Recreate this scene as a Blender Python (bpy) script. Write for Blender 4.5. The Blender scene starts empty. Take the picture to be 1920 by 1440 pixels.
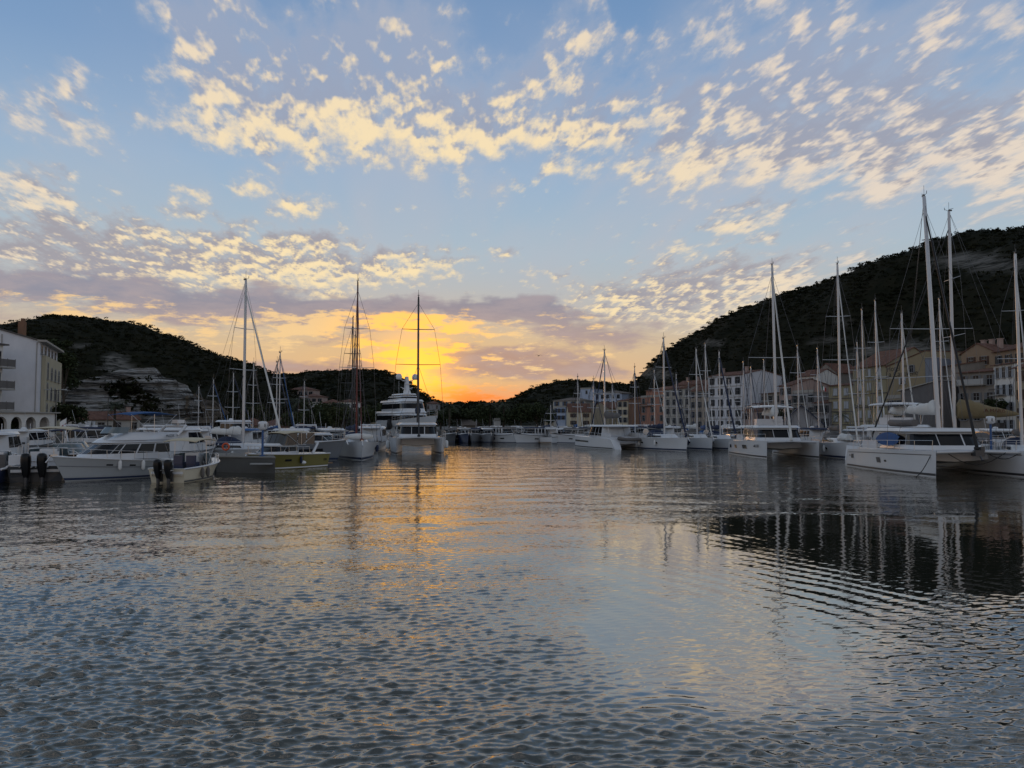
import bpy, bmesh, math, random
import numpy as np
from mathutils import Vector, Matrix

S = bpy.context.scene
COL = S.collection
R = math.radians
random.seed(4)
RNG = np.random.default_rng(4)

# ------------------------------------------------------------------ camera
F, CX, CY, HORIZON, EYE = 1450.0, 960.0, 720.0, 790.0, 3.3     # photograph: 1920 x 1440
PITCH = math.atan((HORIZON - CY) / F)
cam = bpy.data.cameras.new('camera')
cam.sensor_width = 36.0
cam.lens = 36.0 * F / 1920.0
cam.clip_start = 0.2
cam.clip_end = 9000.0
cam_ob = bpy.data.objects.new('camera', cam)
COL.objects.link(cam_ob)
cam_ob.location = (0, 0, EYE)
cam_ob.rotation_euler = (math.pi / 2 + PITCH, 0, 0)
S.camera = cam_ob


def ray(px, py):
    u, v = (px - CX) / F, (CY - py) / F
    c, s = math.cos(PITCH), math.sin(PITCH)
    return Vector((u, c - s * v, s + c * v))


def at(px, Y, py=None, z=0.0):
    """world point seen at photo column px at distance Y (row py, or at height z)."""
    if py is None:
        d = ray(px, HORIZON)
        return Vector((d.x / d.y * Y, Y, z))
    d = ray(px, py)
    return Vector((d.x / d.y * Y, Y, EYE + d.z / d.y * Y))


def wl(px, py):
    """world point on the water seen at (px, py)."""
    d = ray(px, py)
    t = -EYE / d.z
    return Vector((d.x * t, d.y * t, 0.0))


def lin(c):
    c = c / 255.0
    return c / 12.92 if c <= 0.04045 else ((c + 0.055) / 1.055) ** 2.4


def rgb(r, g, b):
    return (lin(r), lin(g), lin(b), 1.0)


S.view_settings.view_transform = 'Standard'
S.view_settings.look = 'None'
S.view_settings.exposure = 0.0
S.view_settings.gamma = 1.0
try:
    S.cycles.max_bounces = 6
    S.cycles.diffuse_bounces = 2
    S.cycles.glossy_bounces = 4
    S.cycles.transmission_bounces = 4
    S.cycles.transparent_max_bounces = 8
    S.cycles.use_denoising = True
except Exception:
    pass

# ------------------------------------------------------------------ sun
SUN_AZ, SUN_EL = math.atan((752 - CX) / F), R(2.1)
sun = bpy.data.lights.new('sun', 'SUN')
sun.energy = 0.35
sun.color = (1.0, 0.55, 0.25)
sun.angle = R(2.0)
sun_ob = bpy.data.objects.new('sun', sun)
COL.objects.link(sun_ob)
sun_ob.location = (-60, 400, 60)
sun_ob.rotation_euler = (-(math.pi / 2 - SUN_EL), 0, -SUN_AZ)

# ------------------------------------------------------------------ world: clear dusk sky with cloud layers
W = bpy.data.worlds.new('World')
S.world = W
W.use_nodes = True
NT = W.node_tree
NT.nodes.clear()


class G:
    """tiny expression helper for shader nodes"""
    def __init__(self, nt):
        self.nt = nt

    def n(self, t, **kw):
        nd = self.nt.nodes.new(t)
        for k, v in kw.items():
            setattr(nd, k, v)
        return nd

    def put(self, sock, v):
        if v is None:
            return
        if hasattr(v, 'is_output'):
            self.nt.links.new(v, sock)
        else:
            sock.default_value = v

    def m(self, op, a, b=None, c=None, clamp=False):
        nd = self.n('ShaderNodeMath', operation=op, use_clamp=clamp)
        for i, v in enumerate((a, b, c)):
            self.put(nd.inputs[i], v)
        return nd.outputs[0]

    def v(self, op, a, b=None, s=None):
        nd = self.n('ShaderNodeVectorMath', operation=op)
        self.put(nd.inputs[0], a)
        self.put(nd.inputs[1], b)
        if s is not None:
            self.put(nd.inputs['Scale'], s)
        return nd.outputs['Value'] if op in ('DOT_PRODUCT', 'LENGTH') else nd.outputs[0]

    def xyz(self, x, y, z=0.0):
        nd = self.n('ShaderNodeCombineXYZ')
        for i, v in enumerate((x, y, z)):
            self.put(nd.inputs[i], v)
        return nd.outputs[0]

    def sep(self, a):
        nd = self.n('ShaderNodeSeparateXYZ')
        self.put(nd.inputs[0], a)
        return nd.outputs

    def rng(self, v, a, b, c=0.0, d=1.0, smooth=True):
        nd = self.n('ShaderNodeMapRange')
        if smooth:
            nd.interpolation_type = 'SMOOTHSTEP'
        nd.clamp = True
        for i, x in enumerate((v, a, b, c, d)):
            self.put(nd.inputs[i], x)
        return nd.outputs[0]

    def noise(self, vec, scale, detail=4.0, rough=0.55, dist=0.0, col=False):
        nd = self.n('ShaderNodeTexNoise')
        self.put(nd.inputs['Vector'], vec)
        nd.inputs['Scale'].default_value = scale
        nd.inputs['Detail'].default_value = detail
        nd.inputs['Roughness'].default_value = rough
        nd.inputs['Distortion'].default_value = dist
        return nd.outputs['Color' if col else 0]

    def mix(self, f, a, b, mode='MIX'):
        nd = self.n('ShaderNodeMix', data_type='RGBA', blend_type=mode)
        self.put(nd.inputs[0], f)
        self.put(nd.inputs[6], a)
        self.put(nd.inputs[7], b)
        return nd.outputs[2]

    def ramp(self, f, stops):
        nd = self.n('ShaderNodeValToRGB')
        self.put(nd.inputs[0], f)
        e = nd.color_ramp.elements
        while len(e) < len(stops):
            e.new(0.5)
        for i, (p, c) in enumerate(stops):
            e[i].position = p
            e[i].color = c
        return nd.outputs[0]


def azel(px, py):
    d = ray(px, py).normalized()
    return math.atan2(d.x, d.y), math.asin(d.z)


g = G(NT)
DIR = g.v('NORMALIZE', g.n('ShaderNodeTexCoord').outputs['Generated'])
dx, dy, dz = g.sep(DIR)
AZ = g.m('ARCTAN2', dx, dy)
EL = g.m('ARCSINE', dz)
P = g.xyz(AZ, EL)


# cloud cover is kept as curves: one curve over azimuth for each of NROW elevations
NROW, NCOL, AZMAX, ELMAX, ELP = 26, 96, R(42), R(31), 0.75


def row_el(i):
    return (i / (NROW - 1)) ** (1 / ELP) * (ELMAX + R(1)) - R(1)


GA = np.linspace(-AZMAX, AZMAX, NCOL)[None, :]
GE = np.array([row_el(i) for i in range(NROW)])[:, None]


def cover(lst, de=0.0, k=1.3):
    tot = np.zeros((NROW, NCOL))
    for b in lst:
        cx, cy, rx, ry = b[:4]
        rot = -R(b[4]) if len(b) > 4 else 0.0
        wgt = b[5] if len(b) > 5 else 1.0
        a, e = azel(cx, cy)
        ry = max(ry, 9 if cy > 560 else 14)
        u, v = (GA - a) / (rx / F * math.cos(a) * k), (GE + de - e)
        x, y = (GA - a) * math.cos(rot) + v * math.sin(rot), -(GA - a) * math.sin(rot) + v * math.cos(rot)
        q = (x / (rx / F * math.cos(a) * k)) ** 2 + (y / (ry / F * k)) ** 2
        tot += wgt * np.exp(-1.1 * q)
    return tot


AZ01 = g.m('MULTIPLY_ADD', AZ, 0.5 / AZMAX, 0.5, clamp=True)
TROW = g.m('MULTIPLY', g.m('POWER', g.m('MULTIPLY', g.m('ADD', EL, R(1)), 1.0 / (ELMAX + R(1)), clamp=True), ELP), NROW - 1.0)


def curve_field(chs, az, trow):
    """sum over the rows of (three curves over azimuth) x (hat weight of the row)"""
    tot = None
    key = g.xyz(az, az, az)
    for i in range(NROW):
        nd = g.n('ShaderNodeRGBCurve')
        g.put(nd.inputs['Color'], key)
        mp = nd.mapping
        for c in range(3):
            pts = mp.curves[c].points
            vals = np.clip(chs[c][i], 0, 1)
            pts[0].location, pts[1].location = (0.0, vals[0]), (1.0, vals[-1])
            keep = [j for j in range(2, NCOL - 1, 2)]
            if vals.max() - vals.min() < 0.004:
                keep = []
            for j in keep:
                pts.new(j / (NCOL - 1), float(vals[j]))
        mp.update()
        w = g.m('SUBTRACT', 1.0, g.m('ABSOLUTE', g.m('SUBTRACT', trow, float(i))), clamp=True)
        if tot is None:
            tot = g.v('SCALE', nd.outputs[0], None, w)
        else:
            tot = g.v('ADD', tot, g.v('SCALE', nd.outputs[0], None, w))
    return g.sep(tot)


# clear sky: Sky Texture for the sun's side of the dome, over a measured elevation ramp
sky = g.n('ShaderNodeTexSky', sky_type='NISHITA')
sky.sun_disc = False
sky.sun_elevation = SUN_EL
sky.sun_rotation = SUN_AZ
sky.altitude = 0
sky.air_density = 1.0
sky.dust_density = 1.5
el01 = g.m('MULTIPLY', EL, 1.0 / R(60))


def elp(py):
    return azel(960, py)[1] / R(60)


base = g.ramp(el01, [
    (0.0, rgb(226, 156, 112)), (elp(770), rgb(226, 166, 122)), (elp(720), rgb(222, 182, 142)),
    (elp(650), rgb(212, 190, 158)), (elp(580), rgb(186, 187, 186)), (elp(480), rgb(172, 191, 204)),
    (elp(330), rgb(155, 181, 208)), (elp(150), rgb(126, 159, 198)), (elp(0), rgb(110, 147, 190)),
    (0.7, rgb(122, 141, 160)), (1.0, rgb(90, 104, 120))])
base = g.mix(1.0, g.mix(1.0, base, (0.96, 0.96, 0.96, 1), 'MULTIPLY'),
             g.mix(1.0, sky.outputs[0], (0.002, 0.002, 0.002, 1), 'MULTIPLY'), 'ADD')

sa, se = azel(775, 700)
SUNV = Vector((math.sin(sa) * math.cos(se), math.cos(sa) * math.cos(se), math.sin(se)))
dsun = g.m('ARCCOSINE', g.m('MINIMUM', g.v('DOT_PRODUCT', DIR, tuple(SUNV)), 0.99999))

ALTO = [
    (385, 55, 48, 80, 25), (440, 150, 75, 50, 20), (500, 215, 100, 42, 0), (410, 20, 60, 45), (560, 165, 90, 60, 0, .9), (650, 190, 100, 36, -8, 1.15),
    (640, 120, 110, 60, -20, .75), (720, 60, 80, 60, -20, .75), (800, 110, 90, 75, 20, .8), (775, 185, 50, 50, 20, .9),
    (860, 255, 90, 30, -16, 1.1), (925, 220, 60, 34, -20, .8), (985, 165, 60, 36, -10, .7), (1110, 232, 185, 34, -7, 1.1),
    (1065, 100, 50, 30, -10, .9), (1130, 165, 80, 55, -10, .55), (1090, 18, 40, 32, 10, .9), (1260, 292, 110, 20, -12, .95),
    (1350, 260, 100, 44, -22, .75), (1450, 205, 120, 62, -24, .6), (1490, 302, 150, 32, -6, 1.0), (1600, 235, 110, 55, -24, .62),
    (1740, 285, 130, 34, -14, .95), (1690, 195, 110, 60, -24, .62), (1860, 225, 80, 60, -20, .6), (1880, 310, 46, 56, 20, .95),
    (1690, 340, 70, 20, -8, .9), (1330, 40, 60, 34, -25, .75), (1420, 25, 60, 26, -25, .8), (1470, 80, 80, 22, -25, .85),
    (1560, 50, 60, 34, -25, .7), (1790, 18, 70, 26, -10, .7), (1880, 22, 50, 24, -20, .7), (1345, 180, 60, 40, -20, .6), (1590, 130, 140, 60, -20, .5),
    (10, 195, 26, 34, 30, .8), (75, 205, 26, 20, 10, .75), (130, 228, 26, 28, -20, .8), (196, 256, 26, 22, 10, .75), (65, 262, 30, 14, 15, .7),
    (118, 146, 22, 13, 0, .9), (158, 152, 24, 14, 10, .85), (42, 333, 58, 9, 4, .95), (76, 373, 42, 9, 4, .9), (347, 367, 30, 15, 0, 1.1),
    (570, 390, 42, 11, -4, 1.0), (296, 235, 30, 12, 0, .8), (498, 330, 40, 10, -18, .8), (664, 278, 52, 14, -6, .85), (908, 373, 30, 14, 0, .8),
    (552, 68, 24, 16, 0, .9), (1340, 437, 62, 13, -24, .9), (1428, 415, 44, 11, -16, .95), (1045, 325, 70, 14, -18, .85), (385, 243, 26, 9, 5, .75),
    (1210, 110, 30, 18, 0, .8), (1260, 148, 26, 12, -10, .7), (262, 10, 26, 12, 0, .6), (1830, 340, 40, 30, -30, .6),
    (1620, 462, 28, 6, -14, .7), (1235, 455, 40, 7, -8, .6)]
MACK = [
    (60, 465, 100, 40, 4, .8), (190, 480, 130, 48, 6, .95), (330, 478, 130, 40, 0, .95), (460, 462, 110, 30, 2, 1.0), (570, 466, 70, 28, 5, .95),
    (500, 515, 90, 24, 4, .9), (730, 482, 85, 24, -8, 1.1), (690, 518, 80, 14, -14, .95), (850, 496, 66, 14, -10, .85), (945, 490, 36, 13, 10, .7),
    (1050, 520, 44, 10, 10, .6), (1310, 530, 160, 34, -6, .95), (1190, 556, 110, 24, -4, .8), (1440, 522, 100, 24, -6, .85), (1260, 580, 110, 22, 0, .8), (1330, 600, 60, 18, -10, .6)]
STRAT = [
    (0, 545, 260, 26, 3, .9), (220, 550, 240, 27, 4, 1.1), (430, 563, 230, 27, 2, 1.3), (620, 572, 190, 23, 2, 1.3), (820, 578, 190, 21, 0, 1.3), (980, 588, 110, 18, 3, 1.1),
    (60, 612, 160, 14, 0, .6), (590, 690, 170, 17, 0, 1.3), (790, 684, 130, 15, 0, 1.2), (930, 664, 140, 16, -3, 1.3), (1010, 692, 150, 13, 0, 1.1), (640, 638, 150, 8, 0, .8),
    (1120, 640, 130, 24, -5, .9), (1130, 594, 90, 16, -4, 1.1), (1010, 560, 46, 9, 0, .9), (1240, 620, 120, 14, 0, .6), (850, 742, 120, 6, 0, .6), (1010, 730, 90, 8, 2, .7), (1150, 700, 160, 16, 0, .7)]
GOLD = [
    (560, 612, 110, 12, 4, .95), (690, 604, 130, 12, 2, 1.2), (840, 616, 130, 11, 2, 1.2), (960, 620, 90, 10, -2, .9), (440, 638, 150, 9, -4, .9),
    (720, 658, 120, 10, 3, 1.3), (830, 654, 80, 8, -2, 1.0), (780, 712, 70, 16, -10, 1.3), (850, 738, 110, 9, 0, 1.0), (960, 700, 60, 8, -5, .7),
    (1080, 668, 60, 7, 0, .7), (960, 730, 120, 7, 0, .6), (870, 758, 110, 7, 0, 1.1), (90, 592, 110, 18, 10, .8), (210, 612, 90, 14, 4, .7), (320, 604, 90, 18, 10, .75), (1090, 612, 90, 10, -10, .55)]
VEIL = [(1150, 330, 420, 130, -10, .7), (760, 300, 330, 110, 0, .55), (1550, 380, 300, 80, -8, .6), (300, 330, 300, 60, 0, .3),
        (1350, 120, 420, 150, -15, .6), (600, 60, 240, 110, 0, .55), (1800, 120, 220, 160, -20, .65), (1000, 420, 300, 60, 0, .4)]
WARM = [(780, 680, 300, 80, 0, .9), (775, 700, 140, 55, 0, .8)]
GREY = [(40, 510, 200, 60), (250, 540, 200, 30), (1200, 590, 160, 26), (560, 90, 160, 60, -10, .8), (430, 30, 60, 40, 0, .6), (760, 90, 110, 70, 0, .6),
        (1150, 170, 120, 40, -10, .7), (1600, 130, 330, 90, -20, .5)]
cv = np.minimum(cover(ALTO) + cover(MACK), 1.3)
cv[:, :3] = np.maximum(cv[:, :3], 0.42)
cv[:, -3:] = np.maximum(cv[:, -3:], 0.42)
low = np.clip((cv - np.minimum(cover(ALTO, -R(1.0)) + cover(MACK, -R(0.6)), 1.3)) * 1.3 + 0.5, 0, 1)
# sampling a little way off the direction asked for gives the cover ragged edges
wn = g.sep(g.v('SUBTRACT', g.noise(P, 13.0, 4.0, 0.6, col=True), (0.5, 0.5, 0.5)))
AZw = g.m('MULTIPLY_ADD', wn[0], 0.055, AZ01)
TRw = g.m('MAXIMUM', g.m('MULTIPLY_ADD', wn[1], g.rng(EL, R(1), R(14), 1.0, 2.6, False), TROW), 0.0)
cloud_c, strat_c, gold_c = curve_field((cv / 1.3, cover(STRAT, 0.0, 1.15) / 1.5, cover(GOLD) / 1.5), AZw, g.m('MINIMUM', TRw, NROW - 1.0))
shade_c, veil_c, warm_c = curve_field((np.clip(low - cover(GREY) * 0.45, 0, 1), cover(VEIL), cover(WARM)), AZ01, g.m('MINIMUM', TROW, NROW - 1.0))

warm = g.m('MINIMUM', g.m('MULTIPLY', warm_c, 1.1), 1.0)
base = g.mix(g.m('MULTIPLY', warm, 0.46), base, rgb(238, 188, 122))
away = g.rng(dsun, R(12), R(36))
lowband = g.rng(EL, R(8), R(1))
base = g.mix(g.m('MULTIPLY', g.m('MULTIPLY', away, lowband), 0.8), base, rgb(212, 182, 158))

zz = g.m('ADD', g.m('MAXIMUM', dz, 0.0), 0.10)
Q = g.xyz(g.m('DIVIDE', g.m('MULTIPLY_ADD', dy, 0.14, dx), zz), g.m('DIVIDE', dy, zz))

# --- thin veil
veil_n = g.noise(g.v('MULTIPLY', Q, (1.0, 0.3, 1.0)), 2.2, 3.0, 0.6, 0.4)
veil = g.m('MULTIPLY', g.rng(veil_n, 0.30, 0.70), g.m('MINIMUM', veil_c, 0.9))
base = g.mix(g.m('MULTIPLY', veil, 0.62), base, rgb(184, 186, 196))

# --- altocumulus above, finer mackerel sheets below: one noise, compared with itself a step towards the sun
cq = g.v('MULTIPLY', Q, (13.5, 6.0, 1.0))
toQ = g.v('NORMALIZE', g.v('SUBTRACT', (math.sin(sa) / (SUNV.z + .1), math.cos(sa) / (SUNV.z + .1), 0.0), Q))
na = g.noise(cq, 1.0, 6.0, 0.59, 0.0)
na2 = g.noise(g.v('ADD', cq, g.v('MULTIPLY', toQ, (0.30, 0.30, 0.0))), 1.0, 3.0, 0.63, 0.0)
den = g.m('MULTIPLY_ADD', g.m('SUBTRACT', na, 0.5), 3.3, g.m('MULTIPLY', cloud_c, 1.22))
base = g.mix(g.m('MULTIPLY', g.rng(den, -0.25, 0.75, 0.0, 0.26), g.rng(cloud_c, 0.06, 0.35)), base, g.mix(g.rng(EL, R(9), R(24)), rgb(196, 188, 184), rgb(176, 182, 196)))
alp_a = g.rng(den, 0.30, 1.34)
lit_a = g.m('ADD', g.m('MULTIPLY', g.m('SUBTRACT', na, na2), 3.4), g.m('MULTIPLY_ADD', shade_c, 0.95, 0.02))
lit_a = g.m('ADD', lit_a, g.rng(den, 1.0, 1.9, 0.06, -0.18), clamp=True)
near = g.rng(dsun, R(36), R(12))
ca_l = g.mix(near, rgb(232, 216, 198), rgb(254, 229, 180))
ca_d = g.mix(g.rng(EL, R(12), R(27)), rgb(162, 158, 165), rgb(152, 166, 191))
col_a = g.mix(g.rng(lit_a, 0.22, 0.86), ca_d, ca_l)
base = g.mix(g.m('MULTIPLY', alp_a, 0.92), base, col_a)

# --- low stratus, mauve grey
ns = g.noise(g.v('MULTIPLY', P, (1.0, 3.6, 1.0)), 14.0, 6.0, 0.6, 0.3)
dens = g.m('MULTIPLY_ADD', strat_c, 1.6, g.m('MULTIPLY', g.m('SUBTRACT', ns, 0.5), 2.8))
alp_s = g.rng(dens, 0.50, 1.30)
col_s = g.mix(g.rng(EL, R(4.5), R(9)), rgb(172, 150, 146), rgb(138, 140, 157))
col_s = g.mix(g.m('MULTIPLY', warm, 0.35), col_s, rgb(205, 148, 108))
col_s = g.mix(g.rng(ns, 0.35, 0.72, 0.0, 0.5), col_s, rgb(190, 170, 166))
base = g.mix(g.m('MULTIPLY', alp_s, 0.92), base, col_s)

# --- gold lit rags of cloud round the sun
ng = g.noise(g.v('MULTIPLY', P, (1.0, 3.8, 1.0)), 22.0, 6.0, 0.64, 0.0)
deng = g.m('MULTIPLY_ADD', gold_c, 1.22, g.m('MULTIPLY', g.m('SUBTRACT', ng, 0.5), 4.4))
alp_g = g.m('MULTIPLY', g.rng(deng, 0.34, 1.0), g.rng(gold_c, 0.03, 0.16))
hot = g.rng(dsun, R(9.0), R(1.5))
col_g = g.mix(hot, rgb(248, 208, 150), (1.50, 0.72, 0.08, 1))
col_g = g.mix(g.rng(EL, R(3.4), R(1.4)), col_g, rgb(255, 140, 56))
base = g.mix(g.m('MULTIPLY', alp_g, 0.92), base, col_g)

base = g.mix(g.m('MULTIPLY', g.m('MULTIPLY', g.rng(EL, R(3.2), R(0.6)), g.rng(dsun, R(17), R(3))), 0.85), base, (1.15, 0.27, 0.05, 1))
# --- the sun's own glare behind the ridge
core = g.m('POWER', g.rng(dsun, R(5.5), R(0.0), smooth=False), 2.0)
base = g.mix(core, base, (1.9, 0.85, 0.10, 1.0))
base = g.mix(g.rng(EL, R(-0.4), R(-1.5)), base, rgb(60, 66, 72))

bg = g.n('ShaderNodeBackground')
NT.links.new(base, bg.inputs[0])
bg.inputs[1].default_value = 1.0
out = g.n('ShaderNodeOutputWorld')
NT.links.new(bg.outputs[0], out.inputs[0])
W.cycles.sampling_method = 'MANUAL'
W.cycles.sample_map_resolution = 512

# ------------------------------------------------------------------ materials
MATS = {}


def mat(name, c, rough=0.6, metal=0.0, spec=0.5, noise=0.0, nscale=3.0, bump=0.0, c2=None, stretch=(1, 1, 1), coat=0.0):
    if name in MATS:
        return MATS[name]
    m = bpy.data.materials.new(name)
    m.use_nodes = True
    nt = m.node_tree
    b = nt.nodes['Principled BSDF']
    b.inputs['Base Color'].default_value = c
    b.inputs['Roughness'].default_value = rough
    b.inputs['Metallic'].default_value = metal
    b.inputs['Specular IOR Level'].default_value = spec
    b.inputs['Coat Weight'].default_value = coat
    if noise or bump or c2:
        q = G(nt)
        tc = q.n('ShaderNodeTexCoord').outputs['Object']
        v = q.v('MULTIPLY', tc, stretch)
        n = q.noise(v, nscale, 5.0, 0.62, 0.3)
        if c2:
            nt.links.new(q.mix(q.rng(n, 0.35, 0.65), c, c2), b.inputs['Base Color'])
        elif noise:
            f = q.m('MULTIPLY_ADD', q.m('SUBTRACT', n, 0.5), 2.2 * noise, 1.0)
            nt.links.new(q.mix(1.0, c, q.xyz(f, f, f), 'MULTIPLY'), b.inputs['Base Color'])
        if bump:
            bp = q.n('ShaderNodeBump')
            bp.inputs['Strength'].default_value = bump
            bp.inputs['Distance'].default_value = 0.05
            nt.links.new(n, bp.inputs['Height'])
            nt.links.new(bp.outputs[0], b.inputs['Normal'])
    MATS[name] = m
    return m


M = {
    'gelcoat': mat('gelcoat', (0.64, 0.65, 0.67, 1), 0.22, noise=0.05, nscale=1.2),
    'gelcoat_dull': mat('gelcoat_dull', (0.36, 0.36, 0.355, 1), 0.4, noise=0.10, nscale=2.0),
    'cream_paint': mat('cream_paint', (0.62, 0.56, 0.43, 1), 0.35, noise=0.08),
    'hull_shaded': mat('hull_shaded', (0.40, 0.42, 0.44, 1), 0.3, noise=0.05),  # white hull with the shade on its flared sides put into the colour
    'grey_paint': mat('grey_paint', (0.20, 0.21, 0.23, 1), 0.3, noise=0.06),
    'dark_grey': mat('dark_grey', (0.05, 0.052, 0.058, 1), 0.35, noise=0.08),
    'navy_paint': mat('navy_paint', (0.018, 0.03, 0.075, 1), 0.28, noise=0.06),
    'blue_paint': mat('blue_paint', (0.02, 0.10, 0.28, 1), 0.35, noise=0.08),
    'olive_yellow': mat('olive_yellow', (0.17, 0.15, 0.035, 1), 0.28, noise=0.06),
    'black_gloss': mat('black_gloss', (0.005, 0.005, 0.006, 1), 0.35, spec=.3),
    'black_rubber': mat('black_rubber', (0.012, 0.012, 0.013, 1), 0.7),
    'tint_glass': mat('tint_glass', (0.007, 0.008, 0.011, 1), 0.08, spec=0.28),
    'steel': mat('steel', (0.62, 0.62, 0.63, 1), 0.28, 1.0),
    'alloy': mat('alloy', (0.50, 0.51, 0.53, 1), 0.42, 0.55, noise=0.06),
    'dark_mast': mat('dark_mast', (0.045, 0.045, 0.05, 1), 0.4, 0.4),
    'red_mast': mat('red_mast', (0.12, 0.018, 0.016, 1), 0.4),
    'wire': mat('wire', (0.10, 0.10, 0.11, 1), 0.4, 0.6),
    'sailcloth': mat('sailcloth', (0.66, 0.66, 0.64, 1), 0.8, noise=0.12, nscale=2.5, bump=0.5),
    'cover_ochre': mat('cover_ochre', (0.20, 0.155, 0.08, 1), 0.85, noise=0.16, nscale=2.2, bump=0.5),
    'cover_grey': mat('cover_grey', (0.13, 0.12, 0.115, 1), 0.85, noise=0.2, nscale=2.5, bump=0.5),
    'cover_navy': mat('cover_navy', (0.012, 0.022, 0.06, 1), 0.8, noise=0.2, nscale=2.5, bump=0.4),
    'cover_blue': mat('cover_blue', (0.014, 0.075, 0.22, 1), 0.75, noise=0.2, nscale=2.5, bump=0.4),
    'canvas_cream': mat('canvas_cream', (0.52, 0.46, 0.34, 1), 0.85, noise=0.10, nscale=3),
    'teak': mat('teak', (0.21, 0.13, 0.07, 1), 0.7, noise=0.25, nscale=6, stretch=(1, 9, 1)),
    'orange': mat('orange', (0.62, 0.10, 0.03, 1), 0.6),
    'concrete': mat('concrete', (0.10, 0.097, 0.09, 1), 0.9, noise=0.18, nscale=0.9, bump=0.3),
    'plank': mat('plank', (0.17, 0.155, 0.135, 1), 0.85, noise=0.25, nscale=2.0, stretch=(1, 6, 1)),
    'asphalt': mat('asphalt', (0.07, 0.068, 0.066, 1), 0.95, noise=0.2, nscale=0.8),
    'earth': mat('earth', (0.06, 0.058, 0.042, 1), 0.95, noise=0.3, nscale=0.05),
    'red_flag': mat('red_flag', (0.28, 0.03, 0.03, 1), 0.8),
    'white_cloth': mat('white_cloth', (0.75, 0.75, 0.74, 1), 0.85),
    'green_cloth': mat('green_cloth', (0.02, 0.10, 0.045, 1), 0.85),
    'ink': mat('ink', (0.012, 0.012, 0.016, 1), 0.6),
}


# ------------------------------------------------------------------ mesh tools
class MB:
    """collects shapes and links them as one mesh object"""
    def __init__(self):
        self.v, self.f, self.sm = [], [], []

    def add(self, vs, fs, smooth=False):
        k = len(self.v)
        self.v.extend([tuple(p) for p in vs])
        self.f.extend([tuple(i + k for i in f) for f in fs])
        self.sm.extend([smooth] * len(fs))
        return self

    def box(self, c, s, rz=0.0, taper=1.0):
        x, y, z = s[0] / 2, s[1] / 2, s[2] / 2
        ca, sa_ = math.cos(rz), math.sin(rz)
        vs = []
        for dz_, k in ((-z, 1.0), (z, taper)):
            for a, b in ((-x, -y), (x, -y), (x, y), (-x, y)):
                a, b = a * k, b * k
                vs.append((c[0] + a * ca - b * sa_, c[1] + a * sa_ + b * ca, c[2] + dz_))
        return self.add(vs, [(3, 2, 1, 0), (4, 5, 6, 7), (0, 1, 5, 4), (1, 2, 6, 5), (2, 3, 7, 6), (3, 0, 4, 7)])

    def rings(self, rings, cap0=True, cap1=True, smooth=False, close=True):
        n = len(rings[0])
        vs = [p for r_ in rings for p in r_]
        fs = []
        m = n if close else n - 1
        for i in range(len(rings) - 1):
            for j in range(m):
                a, b = i * n + j, i * n + (j + 1) % n
                fs.append((a, b, b + n, a + n))
        self.add(vs, fs, smooth)
        if cap0 and close:
            self.add(rings[0], [tuple(reversed(range(n)))])
        if cap1 and close:
            self.add(rings[-1], [tuple(range(n))])
        return self

    def tube(self, pts, r, seg=6, r1=None, cap=True):
        pts = [Vector(p) for p in pts]
        r1 = r if r1 is None else r1
        rs = []
        n = len(pts)
        up = None
        for i, p in enumerate(pts):
            d = (pts[min(i + 1, n - 1)] - pts[max(i - 1, 0)])
            if d.length < 1e-9:
                d = Vector((0, 0, 1))
            d.normalize()
            if up is None:
                up = Vector((0, 0, 1)) if abs(d.z) < 0.9 else Vector((1, 0, 0))
            a = d.cross(up).normalized()
            b = a.cross(d).normalized()
            up = b
            q = r + (r1 - r) * i / max(1, n - 1)
            rs.append([p + (a * math.cos(t) + b * math.sin(t)) * q for t in [2 * math.pi * k / seg for k in range(seg)]])
        return self.rings(rs, cap, cap, seg > 4)

    def prism(self, outline, z0, z1, top=None):
        top = outline if top is None else top
        return self.rings([[(p[0], p[1], z0) for p in outline], [(p[0], p[1], z1) for p in top]])

    def lathe(self, prof, c=(0, 0, 0), seg=12):
        rs = [[(c[0] + r_ * math.cos(2 * math.pi * k / seg), c[1] + r_ * math.sin(2 * math.pi * k / seg), c[2] + z) for k in range(seg)] for r_, z in prof]
        return self.rings(rs, True, True, True)

    def ball(self, c, r, seg=10, sz=1.0):
        n = seg // 2
        return self.lathe([(max(1e-4, r * math.sin(math.pi * i / n)), -r * sz * math.cos(math.pi * i / n)) for i in range(n + 1)], c, seg)

    def quad(self, a, b, c, d, t=0.0):
        a, b, c, d = Vector(a), Vector(b), Vector(c), Vector(d)
        if not t:
            return self.add((a, b, c, d), [(0, 1, 2, 3)])
        nrm = (b - a).cross(d - a).normalized() * t
        vs = [a, b, c, d, a + nrm, b + nrm, c + nrm, d + nrm]
        return self.add(vs, [(3, 2, 1, 0), (4, 5, 6, 7), (0, 1, 5, 4), (1, 2, 6, 5), (2, 3, 7, 6), (3, 0, 4, 7)])

    def data(self, name, m):
        me = bpy.data.meshes.new(name)
        me.from_pydata(self.v, [], self.f)
        me.polygons.foreach_set('use_smooth', self.sm)
        me.materials.append(m)
        me.update()
        return me

    def obj(self, name, m, parent=None, loc=None):
        return link(name, self.data(name, m), parent, loc)


def link(name, me, parent=None, loc=None, rz=0.0):
    o = bpy.data.objects.new(name, me)
    COL.objects.link(o)
    if parent is not None:
        o.parent = parent
    if loc is not None:
        o.location = loc
    if rz:
        o.rotation_euler.z = rz
    return o


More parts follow.
